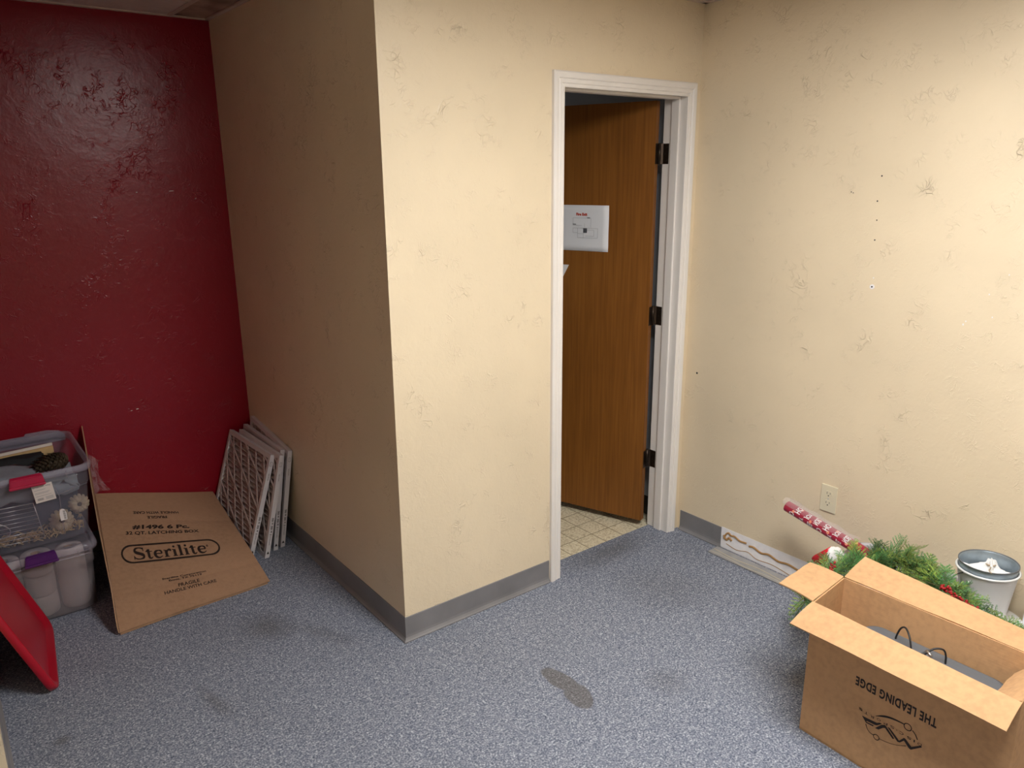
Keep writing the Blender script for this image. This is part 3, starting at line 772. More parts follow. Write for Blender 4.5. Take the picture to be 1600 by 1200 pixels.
# ------------------------------------------------------------------ air filters
def make_filter(label, loc):
    """20x20x1 filter built upright: bottom edge on local z=0, width along +y, face towards -x"""
    t = thing('air_filter', loc, label, 'air filter', 'pleated air filters leaning in the corner')
    w_, h_, d_ = .50, .50, .021
    bm = B(); b_ = .021
    box(bm, 0, d_, 0, w_, 0, b_); box(bm, 0, d_, 0, w_, h_-b_, h_); box(bm, 0, d_, 0, b_, b_, h_-b_); box(bm, 0, d_, w_-b_, w_, b_, h_-b_)
    link('frame', bm, M['filterboard'], t, local=True)
    bm = B(); n = 20   # pleats running across
    prev = None
    for k in range(2*n+1):
        z = b_ + (h_-2*b_)*k/(2*n); x = .004 if k % 2 else .0175
        cur = (bm.verts.new((x, b_, z)), bm.verts.new((x, w_-b_, z)))
        if prev: bm.faces.new((prev[0], prev[1], cur[1], cur[0]))
        prev = cur
    link('pleated_media', bm, M['pleat'], t, local=True)
    bm = B()
    x0, x1 = .0012, .0026
    def strip(y0, z0, y1, z1, ww=.0105):
        d = Vector((0, y1-y0, z1-z0)).normalized(); nn = Vector((0, -d.z, d.y))*ww/2
        a, b2 = Vector((0, y0, z0)), Vector((0, y1, z1))
        q = [a+nn, b2+nn, b2-nn, a-nn]
        hexa(bm, [p+Vector((x0, 0, 0)) for p in q] + [p+Vector((x1, 0, 0)) for p in q])
    lo, hi_ = b_-.004, h_-b_+.004
    def clip(y0, z0, y1, z1):
        # clip a line to the opening (Liang-Barsky)
        t0, t1 = 0.0, 1.0; dy, dz = y1-y0, z1-z0
        for p, q in ((-dy, y0-lo), (dy, hi_-y0), (-dz, z0-lo), (dz, hi_-z0)):
            if abs(p) < 1e-9:
                if q < 0: return
            else:
                r = q/p
                if p < 0: t0 = max(t0, r)
                else: t1 = min(t1, r)
        if t0 < t1 - .02: strip(y0+dy*t0, z0+dz*t0, y0+dy*t1, z0+dz*t1)
    for k in range(-3, 7):
        clip(-.1, .115*k-.06, .7, .115*k-.06+.8*.50*1.0)
    for k in range(-1, 8):
        clip(.092*k-.2, .0, .092*k+.085, .5)
    link('lattice', bm, M['filterlattice'], t, local=True)
    bm = B()       # printing on the narrow front edge (facing -y)
    def em(x, y): return (x, -.0008, y)
    put_text(bm, '20 x 20 x 1', lambda x, y: em(.0155-.009*y, .115+.085*(1-x) if False else .20-.085*x), fit=(0, 1, 0, 1), bold=.03)
    put_text(bm, 'AIR FLOW', lambda x, y: em(.0135-.005*y, .41-.035*x), fit=(0, 1, 0, 1))
    put_text(bm, 'PLEATED', lambda x, y: em(.0135-.005*y, .11-.045*x), fit=(0, 1, 0, 1))
    bm.faces.new([bm.verts.new(em(*p)) for p in ((.004, .022), (.017, .022), (.0105, .036))])
    for (a, b2, c, d) in ((.006, .465, .0155, .466), (.006, .445, .0155, .446), (.006, .445, .007, .466), (.0145, .445, .0155, .466)):
        bm.faces.new([bm.verts.new(em(*p)) for p in ((a, b2), (c, b2), (c, d), (a, d))])
    link('edge_print', bm, M['ink'], t, local=True)
    return t
def copy_tree(o, parent=None):
    c = o.copy(); COL.objects.link(c)
    if parent: c.parent = parent; c.matrix_parent_inverse = o.matrix_parent_inverse
    for ch in list(o.children): copy_tree(ch, c)
    return c
f0 = make_filter('white framed pleated air filter, frontmost and most tilted of the leaning stack', (-1.80, 1.04, 0))
# (bottom x, y, lean dx over .487 height, yaw, roll about its own face, z)
FSP = [(-1.812, 1.040, .155, .05, 0.0, .0, None),
       (-1.757, .985, .120, .03, 0.0, .0, 'white framed pleated air filter, second from the front of the leaning stack'),
       (-1.696, 1.035, .081, .0, 0.0, .0, 'white framed pleated air filter, third of the leaning stack, next to the rearmost'),
       (-1.656, 1.048, .063, .0, .095, .0, 'white framed pleated air filter rearmost of the stack, against the tan side wall')]
for i, (x, y, dx, yaw, roll, z, lb) in enumerate(FSP):
    o = f0 if i == 0 else copy_tree(f0)
    if lb: o['label'] = lb
    lean = math.asin(dx/.51)
    o.matrix_basis = Matrix.Translation((x, y, z)) @ Matrix.Rotation(yaw, 4, 'Z') @ Matrix.Rotation(lean, 4, 'Y') @ Matrix.Rotation(roll, 4, 'X')

# ------------------------------------------------------------------ storage bins
def bin_body(bm, cx, cy, z0, w0, d0, w1, d1, h, r=.045, th=.003, step=None):
    lv = [(0, 0.0), (.05, .004), (.5, .5), (.72, .74), (.725, .80), (1, 1)]
    loops = []
    def lp(w_, d_, z): return [(cx+x, cy+y, z) for x, y in rrect(w_, d_, r)]
    outer = [(w0-.02, d0-.02, z0), (w0, d0, z0+.012)]
    for f in (.25, .5, .72): outer.append((w0+(w1-w0)*f, d0+(d1-d0)*f, z0+h*f))
    outer.append((w0+(w1-w0)*.72+.010, d0+(d1-d0)*.72+.010, z0+h*.735)); outer.append((w1-.004, d1-.004, z0+h*.93))
    loops = [lp(*a) for a in outer]
    inner = [lp(a-2*th, b-2*th, z+(th if i == 0 else 0)) for i, (a, b, z) in enumerate(outer)][::-1]
    loft_loops(bm, loops + inner, True, True)
def bin_rim(bm, cx, cy, zt, w1, d1, h, r=.05):
    def lp(w_, d_, z): return [(cx+x, cy+y, z) for x, y in rrect(w_, d_, r)]
    L_ = [lp(w1-.010, d1-.010, zt-.028), lp(w1+.016, d1+.016, zt-.028), lp(w1+.020, d1+.020, zt-.006), lp(w1+.014, d1+.014, zt), lp(w1-.006, d1-.006, zt), lp(w1-.010, d1-.010, zt-.006)]
    rs = [[bm.verts.new(p) for p in lp_] for lp_ in L_]
    rs.append(rs[0])
    for a, b in zip(rs, rs[1:]):
        n = len(a)
        for k in range(n): bm.faces.new((a[k], a[(k+1)%n], b[(k+1)%n], b[k])).smooth = True

# lower bin: x -2.82..-2.44, y 1.00..1.53
bx, by = -2.625, 1.268
t = thing('lidded_storage_bin', (bx, by, 0), 'lower frosted plastic storage bin with purple latches, packed with white paper rolls', 'storage bin')
bm = B(); bin_body(bm, bx, by, .0, .348, .50, .375, .525, .285); link('bin_body', bm, M['frost'], t)
bm = B()
def lp(w_, d_, z, r=.05): return [(bx+x, by+y, z) for x, y in rrect(w_, d_, r)]
loft_loops(bm, [lp(.385, .540, .270), lp(.405, .560, .270), lp(.410, .565, .285), lp(.400, .555, .304), lp(.372, .525, .306), lp(.366, .518, .298)], False, True)
lid = link('bin_lid', bm, M['rim'], t)
bm = B()
for k in range(9):
    x = bx-.17+.0425*k
    if abs(x-bx) > .085: box(bm, x-.001, x+.001, by-.283, by-.272, .262, .290)
box(bm, bx-.165, bx+.165, by-.284, by-.281, .262, .265)
link('lid_ribs', bm, M['rim'], lid)
def latch(parent, x0, x1, y, z0, z1, m, sgn=-1):
    bm = B()
    yy = y; e = .014*sgn
    hexa(bm, [(x0+.004, yy, z0), (x1-.004, yy, z0), (x1-.004, yy+e*.7, z0), (x0+.004, yy+e*.7, z0), (x0+.012, yy-.012*sgn, z1), (x1-.012, yy-.012*sgn, z1), (x1-.010, yy+e*.6, z1-.006), (x0+.010, yy+e*.6, z1-.006)], bevel=.003)
    box(bm, x0+.004, x1-.004, min(yy+e*.5, yy+e*1.15), max(yy+e*.5, yy+e*1.15), z0+.004, z0+.013, bevel=.002)
    return link('latch', bm, m, parent)
latch(t, bx-.062, bx+.062, by-.283, .266, .312, M['purple'])
latch(t, bx-.062, bx+.062, by+.283, .266, .312, M['purple'], 1)
# paper rolls inside the lower bin
r0 = None; k_ = 0
spots = [(-2.745, 'left'), (-2.635, 'middle'), (-2.518, 'right')]
for zi, z in enumerate((.010, .100, .190)):
    for xi, (x, nm) in enumerate(spots[:]):
        if xi == 2 and zi > 0: continue
        hgt = .086
        if r0 is None:
            r0 = thing('paper_roll', (0, 0, 0), 'x', 'paper roll', 'white paper rolls packed in the lower bin')
            bm = B(); prof = [(.017, .0), (.048, 0), (.0535, .006), (.0545, .043), (.0535, .080), (.048, .086), (.017, .086), (.017, 0)]
            lathe(bm, prof, 28); link('paper', bm, M['towel'], r0, local=True, smooth=True)
            bm = B(); lathe(bm, [(.0165, .001), (.0165, .085), (.0150, .085), (.0150, .001), (.0165, .001)], 20); link('core', bm, M['card2'], r0, local=True)
            o = r0
        else: o = copy_tree(r0)
        pos = {0: 'bottom', 1: 'middle', 2: 'top'}[zi]
        if xi == 2:
            o['label'] = 'tall white paper roll behind the right corner of the lower storage bin'
            o.matrix_basis = Matrix.Translation((x+.0, by-.17, z)) @ Matrix.Diagonal((1, 1, 3.0, 1))
        else:
            o['label'] = 'white paper roll, %s row of the lower bin, %s' % (pos, 'leftmost' if xi == 0 else 'below the purple latch')
            o.matrix_basis = Matrix.Translation((x, by-.175, z))
# upper bin: x -2.83..-2.40
ux, uy, uz = -2.608, 1.290, .312
t = thing('open_storage_bin', (ux, uy, uz), 'open clear plastic storage bin of craft supplies, stacked on the lower bin', 'storage bin')
bm = B(); bin_body(bm, ux, uy, uz, .350, .475, .412, .520, .313, r=.05); link('bin_body', bm, M['clear'], t)
bm = B(); bin_rim(bm, ux, uy, uz+.313, .414, .525, .3); rimo = link('bin_rim', bm, M['rim'], t)
bm = B()
for (x, y) in ((ux+.12, uy-.275), (ux+.12, uy+.275)): box(bm, x-.0015, x+.0015, y-.002, y+.002, uz+.275, uz+.304)
tube(bm, [(ux-.045+.0+.125, uy-.246, uz+.03), (ux+.085, uy-.256, uz+.20), (ux+.07, uy-.262, uz+.26), (ux+.045, uy-.266, uz+.275)], .0016, 6)
tube(bm, [(ux+.088, uy-.259, uz+.208), (ux+.14, uy-.261, uz+.2235), (ux+.188, uy-.245, uz+.226), (ux+.2, uy-.2, uz+.226)], .0014, 6)
link('moulded_ribs', bm, M['rim'], t)
latch(t, ux-.080, ux+.050, uy-.276, uz+.270, uz+.316, M['pinklatch'])
latch(t, ux-.066, ux+.064, uy+.276, uz+.270, uz+.316, M['purple'], 1)
# the handle hollow of the far end, as a raised translucent hood
bm = B()
pts = [(ux-.20, uz+.300), (ux-.10, uz+.302), (ux-.095, uz+.318), (ux+.04, uz+.318), (ux+.045, uz+.328), (ux+.13, uz+.328), (ux+.175, uz+.318), (ux+.195, uz+.295)]
for (a, b2) in zip(pts, pts[1:]):
    hexa(bm, [(a[0], uy+.262, uz+.27), (b2[0], uy+.262, uz+.27), (b2[0], uy+.266, uz+.27), (a[0], uy+.266, uz+.27), (a[0], uy+.262, a[1]), (b2[0], uy+.262, b2[1]), (b2[0], uy+.266, b2[1]), (a[0], uy+.266, a[1])])
link('end_hood', bm, M['rim'], rimo)
# label card taped outside the upper bin, under its latch
def fr(x, z):   # front face of the upper bin
    f = (z-uz)/.305; return uy - (.475+(.520-.475)*f)/2 - .0075
t = thing('shelf_label_card', (-2.555, fr(0, .56), .55), 'white printed label with a barcode, hanging from the red latch on the upper bin', 'label')
def cm(x, y, off=0.0):
    X_ = -2.612 + x*.070 + (1-y)*.008; Z_ = .504 + y*.075 + x*.004
    return Vector((X_, fr(0, Z_) - off - .004, Z_))
bm = B(); poly_prism(bm, [cm(0, 0), cm(1, 0), cm(1, 1), cm(0, 1)], (0, -1, 0), .0006); link('card', bm, M['offwhite'], t)
bm = B()
put_text(bm, 'brighton way', lambda x, y: cm(x, y, .0012), fit=(.05, .92, .82, .94), bold=.02)
def rule(x0, x1, y, h_): bm.faces.new([bm.verts.new(cm(a, b2, .0012)) for a, b2 in ((x0, y), (x1, y), (x1, y+h_), (x0, y+h_))])
for (x0, x1, y) in ((.08, .62, .70), (.08, .80, .55), (.08, .72, .49), (.08, .85, .36)): rule(x0, x1, y, .015)
for k in range(12): rule(.12+k*.025, .12+k*.025+.012, .12, .12)
for k in range(3): rule(.52, .90, .12+k*.06, .02)
link('card_print', bm, M['greyink'], t)
t = thing('barcode_tag', (-2.49, fr(0, .44), .44), 'small white round-topped barcode tag on the front of the upper bin', 'tag')
bm = B()
tg = [(0, 0), (1, .04), (1.05, .6), (.85, .92), (.5, 1), (.15, .9), (0, .6)]
def tm(x, y, off=0): return Vector((-2.532 + x*.023 + (y)*-.002, fr(0, .41+.05*y)-.0045 - off, .407 + y*.052))
poly_prism(bm, [tm(*p) for p in tg], (0, -1, 0), .0007); link('tag_card', bm, M['white2'], t)
bm = B()
for k in range(9): bm.faces.new([bm.verts.new(tm(a, b2, .0012)) for a, b2 in ((.55, .1+k*.085), (.9, .1+k*.085), (.9, .14+k*.085), (.55, .14+k*.085))])
link('barcode', bm, M['ink'], t)

# contents of the upper bin
t = thing('wire_rack', (-2.70, 1.09, .33), 'silver wire rack standing upright inside the upper bin, at its left', 'wire rack')
bm = B()
def wv(x, z): return (x, 1.083-.03*(z-.33)/.2, z)
c4 = [wv(-2.80, .345), wv(-2.592, .335), wv(-2.612, .498), wv(-2.80, .505)]
for a, b2 in zip(c4, c4[1:]+c4[:1]): tube(bm, [a, b2], .0018, 6)
link('rack_border', bm, M['wire'], t)
bm = B()
for k in range(1, 9): tube(bm, [Vector(c4[0]).lerp(Vector(c4[3]), k/9), Vector(c4[1]).lerp(Vector(c4[2]), k/9)], .0011, 5)
link('rack_wires', bm, M['wire'], t)
bm = B(); tube(bm, smoothpath([(-2.80, 1.062, .472), (-2.76, 1.060, .455), (-2.716, 1.058, .430), (-2.702, 1.058, .405), (-2.715, 1.06, .385), (-2.77, 1.06, .380)], 6), .0017, 6)
tube(bm, [(-2.733, 1.06, .51), (-2.76, 1.06, .45)], .0013, 5)
link('rack_hook', bm, M['wire'], t)
def flower(cx, cy, cz, r, label, tilt):
    t = thing('burlap_flower', (cx, cy, cz), label, 'craft flower', 'burlap craft flowers in the upper bin')
    bm = B(); R_ = Matrix.Translation((cx, cy, cz)) @ Matrix.Rotation(tilt[0], 4, 'X') @ Matrix.Rotation(tilt[1], 4, 'Z')
    n = 14
    for k in range(n):
        a = 2*math.pi*k/n
        vs = []
        for (rr, ww, zz) in ((.22, .18, .018), (.55, .34, .028), (.85, .36, .012), (1.0, .2, -.006)):
            for s_ in (-1, 0, 1):
                p = Vector((r*rr*math.cos(a) - s_*ww*r*.5*math.sin(a), r*rr*math.sin(a) + s_*ww*r*.5*math.cos(a), zz + (.006 if s_ == 0 else 0) + .004*(k % 2)))
                vs.append(bm.verts.new(R_ @ p))
        for i in range(3):
            for j in range(2): bm.faces.new((vs[i*3+j], vs[i*3+j+1], vs[(i+1)*3+j+1], vs[(i+1)*3+j]))
    link('petals', bm, M['burlap'], t, smooth=True)
    bm = B(); sphere(bm, R_ @ Vector((0, 0, .022)), r*.2, sub=2); link('flower_centre', bm, M['darkfelt'], t)
flower(-2.523, 1.115, .378, .046, 'round cream burlap flower low in the upper bin below the barcode tag', (math.radians(75), .1))
flower(-2.450, 1.135, .425, .040, 'cream burlap flower at the right corner of the upper bin', (math.radians(80), .5))
t = thing('straw_bundle', (-2.56, 1.16, .32), 'bundle of tan straw and raffia along the bottom of the upper bin', 'straw')
t['kind'] = 'stuff'
bm = B(); rnd = random.Random(5)
def inbin(x, y): return max(-2.775, min(-2.450, x)), max(1.075, min(1.48, y))
for k in range(260):
    x, y = inbin(rnd.uniform(-2.76, -2.45), 1.075+abs(rnd.gauss(0, .06))); z = .322 + rnd.uniform(0, .03) + (max(0, x+2.56)*.42)*rnd.random()
    a = rnd.uniform(0, math.pi); l_ = rnd.uniform(.02, .05)
    p2 = inbin(x+l_*math.cos(a), y+l_*.4*math.sin(a)); tube(bm, [(x, y, z), ((x+p2[0])/2, (y+p2[1])/2, z+.012), (*p2, z+rnd.uniform(-.004, .014))], .0022, 4)
link('straw', bm, M['straw'], t, smooth=True)
t = thing('navy_cloth', (-2.52, 1.3, .32), 'dark navy cloth filling the inside of the upper bin', 'cloth')
bm = B(); vs = box(bm, -2.775, -2.445, 1.150, 1.47, .335, .488)
bmesh.ops.subdivide_edges(bm, edges=bm.edges[:], cuts=5, use_grid_fill=True); rnd = random.Random(9)
for v in bm.verts: v.co += Vector((rnd.uniform(-.006, .004), rnd.uniform(-.006, .01), rnd.uniform(-.012, .012)))
link('folded_cloth', bm, M['navy'], t, smooth=True)
t = thing('blue_grey_bag', (-2.66, 1.25, .34), 'blue grey fabric bag on top of the navy cloth in the upper bin', 'bag')
bm = B(); vs = box(bm, -2.785, -2.445, 1.09, 1.30, .50, .612)
bmesh.ops.subdivide_edges(bm, edges=bm.edges[:], cuts=6, use_grid_fill=True); rnd = random.Random(11)
for v in bm.verts:
    v.co += Vector((rnd.uniform(-.006, .006), rnd.uniform(-.006, .006), rnd.uniform(-.01, .01)))
    if v.co.z > .56: v.co.z -= .03*(v.co.x+2.785)/.2
link('fabric', bm, M['bluegrey'], t, smooth=True)
t = thing('black_pouch', (-2.73, 1.36, .34), 'black fabric pouch behind the blue grey bag in the upper bin', 'pouch')
bm = B(); vs = box(bm, -2.785, -2.53, 1.325, 1.375, .34, .604)
bmesh.ops.subdivide_edges(bm, edges=bm.edges[:], cuts=4, use_grid_fill=True); rnd = random.Random(12)
for v in bm.verts: v.co += Vector((rnd.uniform(-.005, .005), rnd.uniform(-.004, .004), rnd.uniform(-.008, .008)))
link('fabric', bm, M['blackcloth'], t, smooth=True)
def board(name, x0, x1, y0, y1, z0, z1, th, m, label, cat):
    t = thing(name, ((x0+x1)/2, (y0+y1)/2, z0), label, cat)
    bm = B(); d = Vector((x1-x0, y1-y0, 0)).normalized(); nn = Vector((-d.y, d.x, 0))*th
    a, b2 = Vector((x0, y0, 0)), Vector((x1, y1, 0))
    hexa(bm, [a+Vector((0,0,z0)), b2+Vector((0,0,z0)), b2+nn+Vector((0,0,z0)), a+nn+Vector((0,0,z0)), a+Vector((0,0,z1)), b2+Vector((0,0,z1)), b2+nn+Vector((0,0,z1)), a+nn+Vector((0,0,z1))])
    link('board', bm, m, t)
board('wooden_panel', -2.795, -2.478, 1.385, 1.425, .34, .603, .010, M['woodlight'], 'light wooden panel on edge across the upper bin, in front of the white board', 'panel')
board('white_board', -2.795, -2.478, 1.400, 1.440, .34, .613, .008, M['offwhite'], 'thin white board on edge behind the wooden panel in the upper bin', 'board')
# brown pine cone
t = thing('pine_cone', (-2.50, 1.25, .56), 'large dark brown pine cone on top of the upper bin contents at the right', 'pine cone')
bm = B(); rnd = random.Random(21); cc = Vector((-2.515, 1.215, .592)); ax = Vector((.8, .25, .1)).normalized()
a1 = ax.cross(Vector((0, 0, 1))).normalized(); a2 = ax.cross(a1)
sphere(bm, cc, .03, sub=2, scale=(1.9, 1.2, .9))
for k in range(150):
    f = k/150; s_ = -.062 + .124*f; R2 = .040*math.sqrt(max(.04, 1-(s_/.070)**2)); an = k*2.39996
    d = a1*math.cos(an) + a2*math.sin(an); p = cc + ax*s_ + d*R2
    side = ax.cross(d); tip = p + d*.010 + ax*(-.014)
    v = [bm.verts.new(q) for q in (p - side*.007 - d*.012, p + side*.007 - d*.012, p + side*.009, tip, p - side*.009)]
    bm.faces.new(v)
    v2 = [bm.verts.new(q) for q in (p - side*.009, tip, p + side*.009, p + ax*.003)]; bm.faces.new(v2)
link('scales', bm, M['cone'], t)

# ------------------------------------------------------------------ red tote lid leaning on the left wall
t = thing('red_tote_lid', (-2.67, .73, 0), 'red plastic storage tote lid leaning on the left wall in front of the bins', 'lid')
A0 = Vector((-2.655, .727, .0)); yv = Vector((.095, .995, 0)).normalized(); sv = Vector((-.335, 0, .942)).normalized(); nv = yv.cross(sv).normalized()
if nv.x < 0: nv = -nv
Wd, Ln = .490, .50
def LP(a, b2, h_): return A0 + yv*a + sv*(b2) + nv*h_
def lloop(w_, l_, h_, r): return [LP(x, y+Ln/2, h_) for x, y in rrect(w_, l_, r, 7)]
bm = B()
loft_loops(bm, [lloop(Wd-.014, Ln-.014, -.020, .05), lloop(Wd, Ln, -.018, .055), lloop(Wd, Ln, .002, .055), lloop(Wd-.010, Ln-.010, .007, .05), lloop(Wd-.030, Ln-.030, .007, .045), lloop(Wd-.060, Ln-.060, -.010, .036), lloop(Wd-.075, Ln-.075, -.011, .03)], True, True)
link('lid_panel', bm, M['redplastic'], t)
bm = B()
box(bm, -.05, .05, -.006, .006, -.002, .004, bevel=.002)
bm.transform(Matrix.LocRotScale(LP(0, Ln-.012, .004), Matrix((yv, sv, nv)).transposed().to_quaternion(), None))
link('lid_grip', bm, M['redplastic'], t)

# ------------------------------------------------------------------ open cardboard box on the right
bFL, bBL, bFR, bBR = Vector((-.820, -1.208, 0)), Vector((-.607, -1.188, 0)), Vector((-.838, -1.788, 0)), Vector((-.600, -1.770, 0))
HB = .458
t = thing('open_cardboard_box', (-.715, -1.49, 0), 'tall open cardboard box on the carpet with upside-down black lettering and flaps folded out', 'cardboard box')
bm = B(); th = .004
ctr = (bFL+bBL+bFR+bBR)/4
def inn(p, k=.018): return p + (ctr-p).normalized()*.0065
Zv = Vector((0, 0, 1))
cs = [bFL, bFR, bBR, bBL]
for i in range(4):
    a, b2 = cs[i], cs[(i+1) % 4]; n_ = 14
    nn = (b2-a).cross(Zv).normalized()
    if nn.dot(ctr-a) < 0: nn = -nn
    hexa(bm, [a, b2, b2+nn*th, a+nn*th, a+Zv*HB, b2+Zv*HB, b2+nn*th+Zv*HB, a+nn*th+Zv*HB])
slab(bm, [bFL+Zv*.006, bFR+Zv*.006, bBR+Zv*.006, bBL+Zv*.006], .004)
body = link('box_body', bm, M['card'], t)
def flap(quad, label=None):
    bm = B()
    a, b2, c, d = [Vector(q) for q in quad]     # a-b hinge, d-c outer
    n_ = (b2-a).cross(d-a).normalized()
    if n_.z < 0: n_ = -n_
    nu, nvv = 10, 4; top = []; bot = []
    for i in range(nu+1):
        tr, br = [], []
        for j in range(nvv+1):
            p = a.lerp(b2, i/nu).lerp(d.lerp(c, i/nu), j/nvv)
            p = p + n_*(.0022*math.sin(j/nvv*3.1) + .0012*math.sin(i*1.3+j))
            tr.append(bm.verts.new(p + n_*.002)); br.append(bm.verts.new(p - n_*.002))
        top.append(tr); bot.append(br)
    for i in range(nu):
        for j in range(nvv):
            bm.faces.new((top[i][j], top[i+1][j], top[i+1][j+1], top[i][j+1])); bm.faces.new((bot[i][j+1], bot[i+1][j+1], bot[i+1][j], bot[i][j]))
        for j in (0, nvv): bm.faces.new((top[i][j], top[i+1][j], bot[i+1][j], bot[i][j]))
    for j in range(nvv):
        for i in (0, nu): bm.faces.new((top[i][j], top[i][j+1], bot[i][j+1], bot[i][j]))
    return link('flap', bm, M['card'], t)
hz = HB+.001
flap([(-.819, -1.207, hz), (-.838, -1.789, hz), (-.920, -1.789, .418), (-.921, -1.198, .420)])            # towards the camera
flap([(-.818, -1.206, hz), (-.607, -1.187, hz), (-.612, -1.070, .464), (-.812, -1.084, .464)])             # left end
flap([(-.606, -1.189, hz), (-.600, -1.769, hz), (-.492, -1.775, .455), (-.499, -1.197, .500)])             # wall side
flap([(-.602, -1.770, hz), (-.834, -1.786, hz), (-.800, -1.705, .395), (-.615, -1.700, .392)])             # right end, folded in
# lettering, upside down on the face towards the camera
fdir = (bFR-bFL).normalized()
fn = Vector((-1, 0, 0))
def FP(y, z, off=.0009):
    s_ = (y-bFL.y)/(bFR.y-bFL.y); p = bFL.lerp(bFR, s_); return Vector((p.x-off, y, z))
bm = B()
put_text(bm, 'THE LEADING EDGE', lambda x, y: FP(-1.6057+x*.2353, .2930-y*.0305), fit=(0, 1, 0, 1), bold=.034, spacing=1.12)
wing = [(-1.4021,.1741),(-1.4241,.1755),(-1.4483,.1783),(-1.4552,.1839),(-1.4627,.1846),(-1.4492,.1706),(-1.4431,.1679),(-1.4188,.1656),(-1.4166,.1621),(-1.441,.1642),(-1.4372,.1593),(-1.4166,.158)]
zig1 = [(-1.4443,.158),(-1.4608,.1799),(-1.4701,.1859),(-1.474,.1849),(-1.5024,.1603),(-1.4975,.1565),(-1.4725,.1766),(-1.4671,.1737),(-1.4544,.1595)]
zig2 = [(-1.4783,.1847),(-1.4852,.1854),(-1.5156,.1627),(-1.5275,.1804),(-1.533,.1792),(-1.5505,.1656),(-1.5739,.1857),(-1.5782,.1829),(-1.5499,.1555),(-1.5445,.1567),(-1.5286,.1714),(-1.5186,.1586),(-1.5116,.1562)]
for pl in (wing, zig1, zig2): bm.faces.new([bm.verts.new(FP(y, z)) for y, z in pl])
fm = lambda x, y: FP(x, y)
stroke2d(bm, [(-1.442,.1981),(-1.4598,.209),(-1.4788,.217),(-1.5005,.2212),(-1.5233,.2229)], [.001,.0055,.006,.005,.003], fm)
stroke2d(bm, [(-1.5466,.2181),(-1.5559,.21),(-1.5634,.1979)], [.003,.003,.003], fm)
stroke2d(bm, [(-1.4162,.1542),(-1.4231,.1407),(-1.4317,.1338),(-1.443,.1323)], [.003,.002,.0018,.0015], fm)
stroke2d(bm, [(-1.4603,.1318),(-1.4864,.1356),(-1.5102,.1437),(-1.5362,.1592)], [.0015,.0012,.0012,.002], fm)
for (cy_, cz_, r_, w_) in ((-1.5332, .2202, .0105, .0026), (-1.4514, .131, .0085, .0022)):
    stroke2d(bm, [(cy_+r_*math.cos(a), cz_+r_*math.sin(a)) for a in [k*math.pi/6 for k in range(12)]], [w_]*12, fm, closed=True, smooth=2)
for ch, (y, z) in zip('STROPS.CSID', [(-1.396,.192),(-1.4134,.1895),(-1.4316,.1891),(-1.4517,.1916),(-1.472,.1914),(-1.4917,.1925),(-1.505,.191),(-1.519,.1901),(-1.5409,.1887),(-1.5556,.1885),(-1.5705,.188)]):
    w2 = .0016 if ch in 'I.' else .0058; h2 = .0010 if ch == '.' else .0040
    put_text(bm, ch, lambda x, yy: FP(y-w2+x*2*w2, z+h2-yy*2*h2), fit=(0, 1, 0, 1))
link('printed_lettering', bm, M['ink'], body)

# grey case in the box with two black cable loops
t = thing('grey_plastic_case', (-.70, -1.5, .012), 'grey hard plastic case standing inside the open cardboard box', 'case')
bm = B()
def cl(k, z): return [(-.686+x, -1.502+y, z) for x, y in rrect(.135-2*k, .41-2*k, .045, 6)]
loft_loops(bm, [cl(.006, .012), cl(0, .022), cl(0, .342), cl(.004, .355), cl(.014, .360)])
cs_ = link('case_shell', bm, M['greycase'], t)
bm = B(); loft_loops(bm, [cl(-.001, .205), cl(-.0025, .207), cl(-.0025, .213), cl(-.001, .215)], False, False); link('seam', bm, M['greycase'], t)
t = thing('black_cable', (-.68, -1.45, .345), 'black cable with a silver plug looping over the grey case', 'cable')
bm = B()
tube(bm, smoothpath([(-.655, -1.393, .348), (-.660, -1.397, .372), (-.664, -1.408, .405), (-.672, -1.425, .418), (-.690, -1.447, .405), (-.705, -1.462, .375), (-.715, -1.468, .350)], 6), .0028, 8)
tube(bm, smoothpath([(-.735, -1.505, .352), (-.715, -1.500, .380), (-.69, -1.513, .400), (-.672, -1.533, .403), (-.664, -1.541, .382), (-.670, -1.545, .350)], 6), .0028, 8)
link('cable_loop', bm, M['blackcable'], t, smooth=True)
bm = B(); tube(bm, [(-.690, -1.486, .368), (-.705, -1.506, .396), (-.715, -1.522, .392)], .0046, 10); link('silver_plug', bm, M['steel'], t, smooth=True)

# ------------------------------------------------------------------ behind the box: tote, rolls, hat, garland, pail
t = thing('milky_tote', (-.19, -1.13, 0), 'milky clear plastic tote against the right wall, mostly under the evergreen garland', 'tote')
tx, ty = -.190, -1.150
bm = B(); bin_body(bm, tx, ty, 0, .28, .33, .325, .375, .305, r=.05); link('tote_body', bm, M['tote'], t)
bm = B(); bin_rim(bm, tx, ty, .314, .325, .375, .3); link('tote_rim', bm, M['tote'], t)

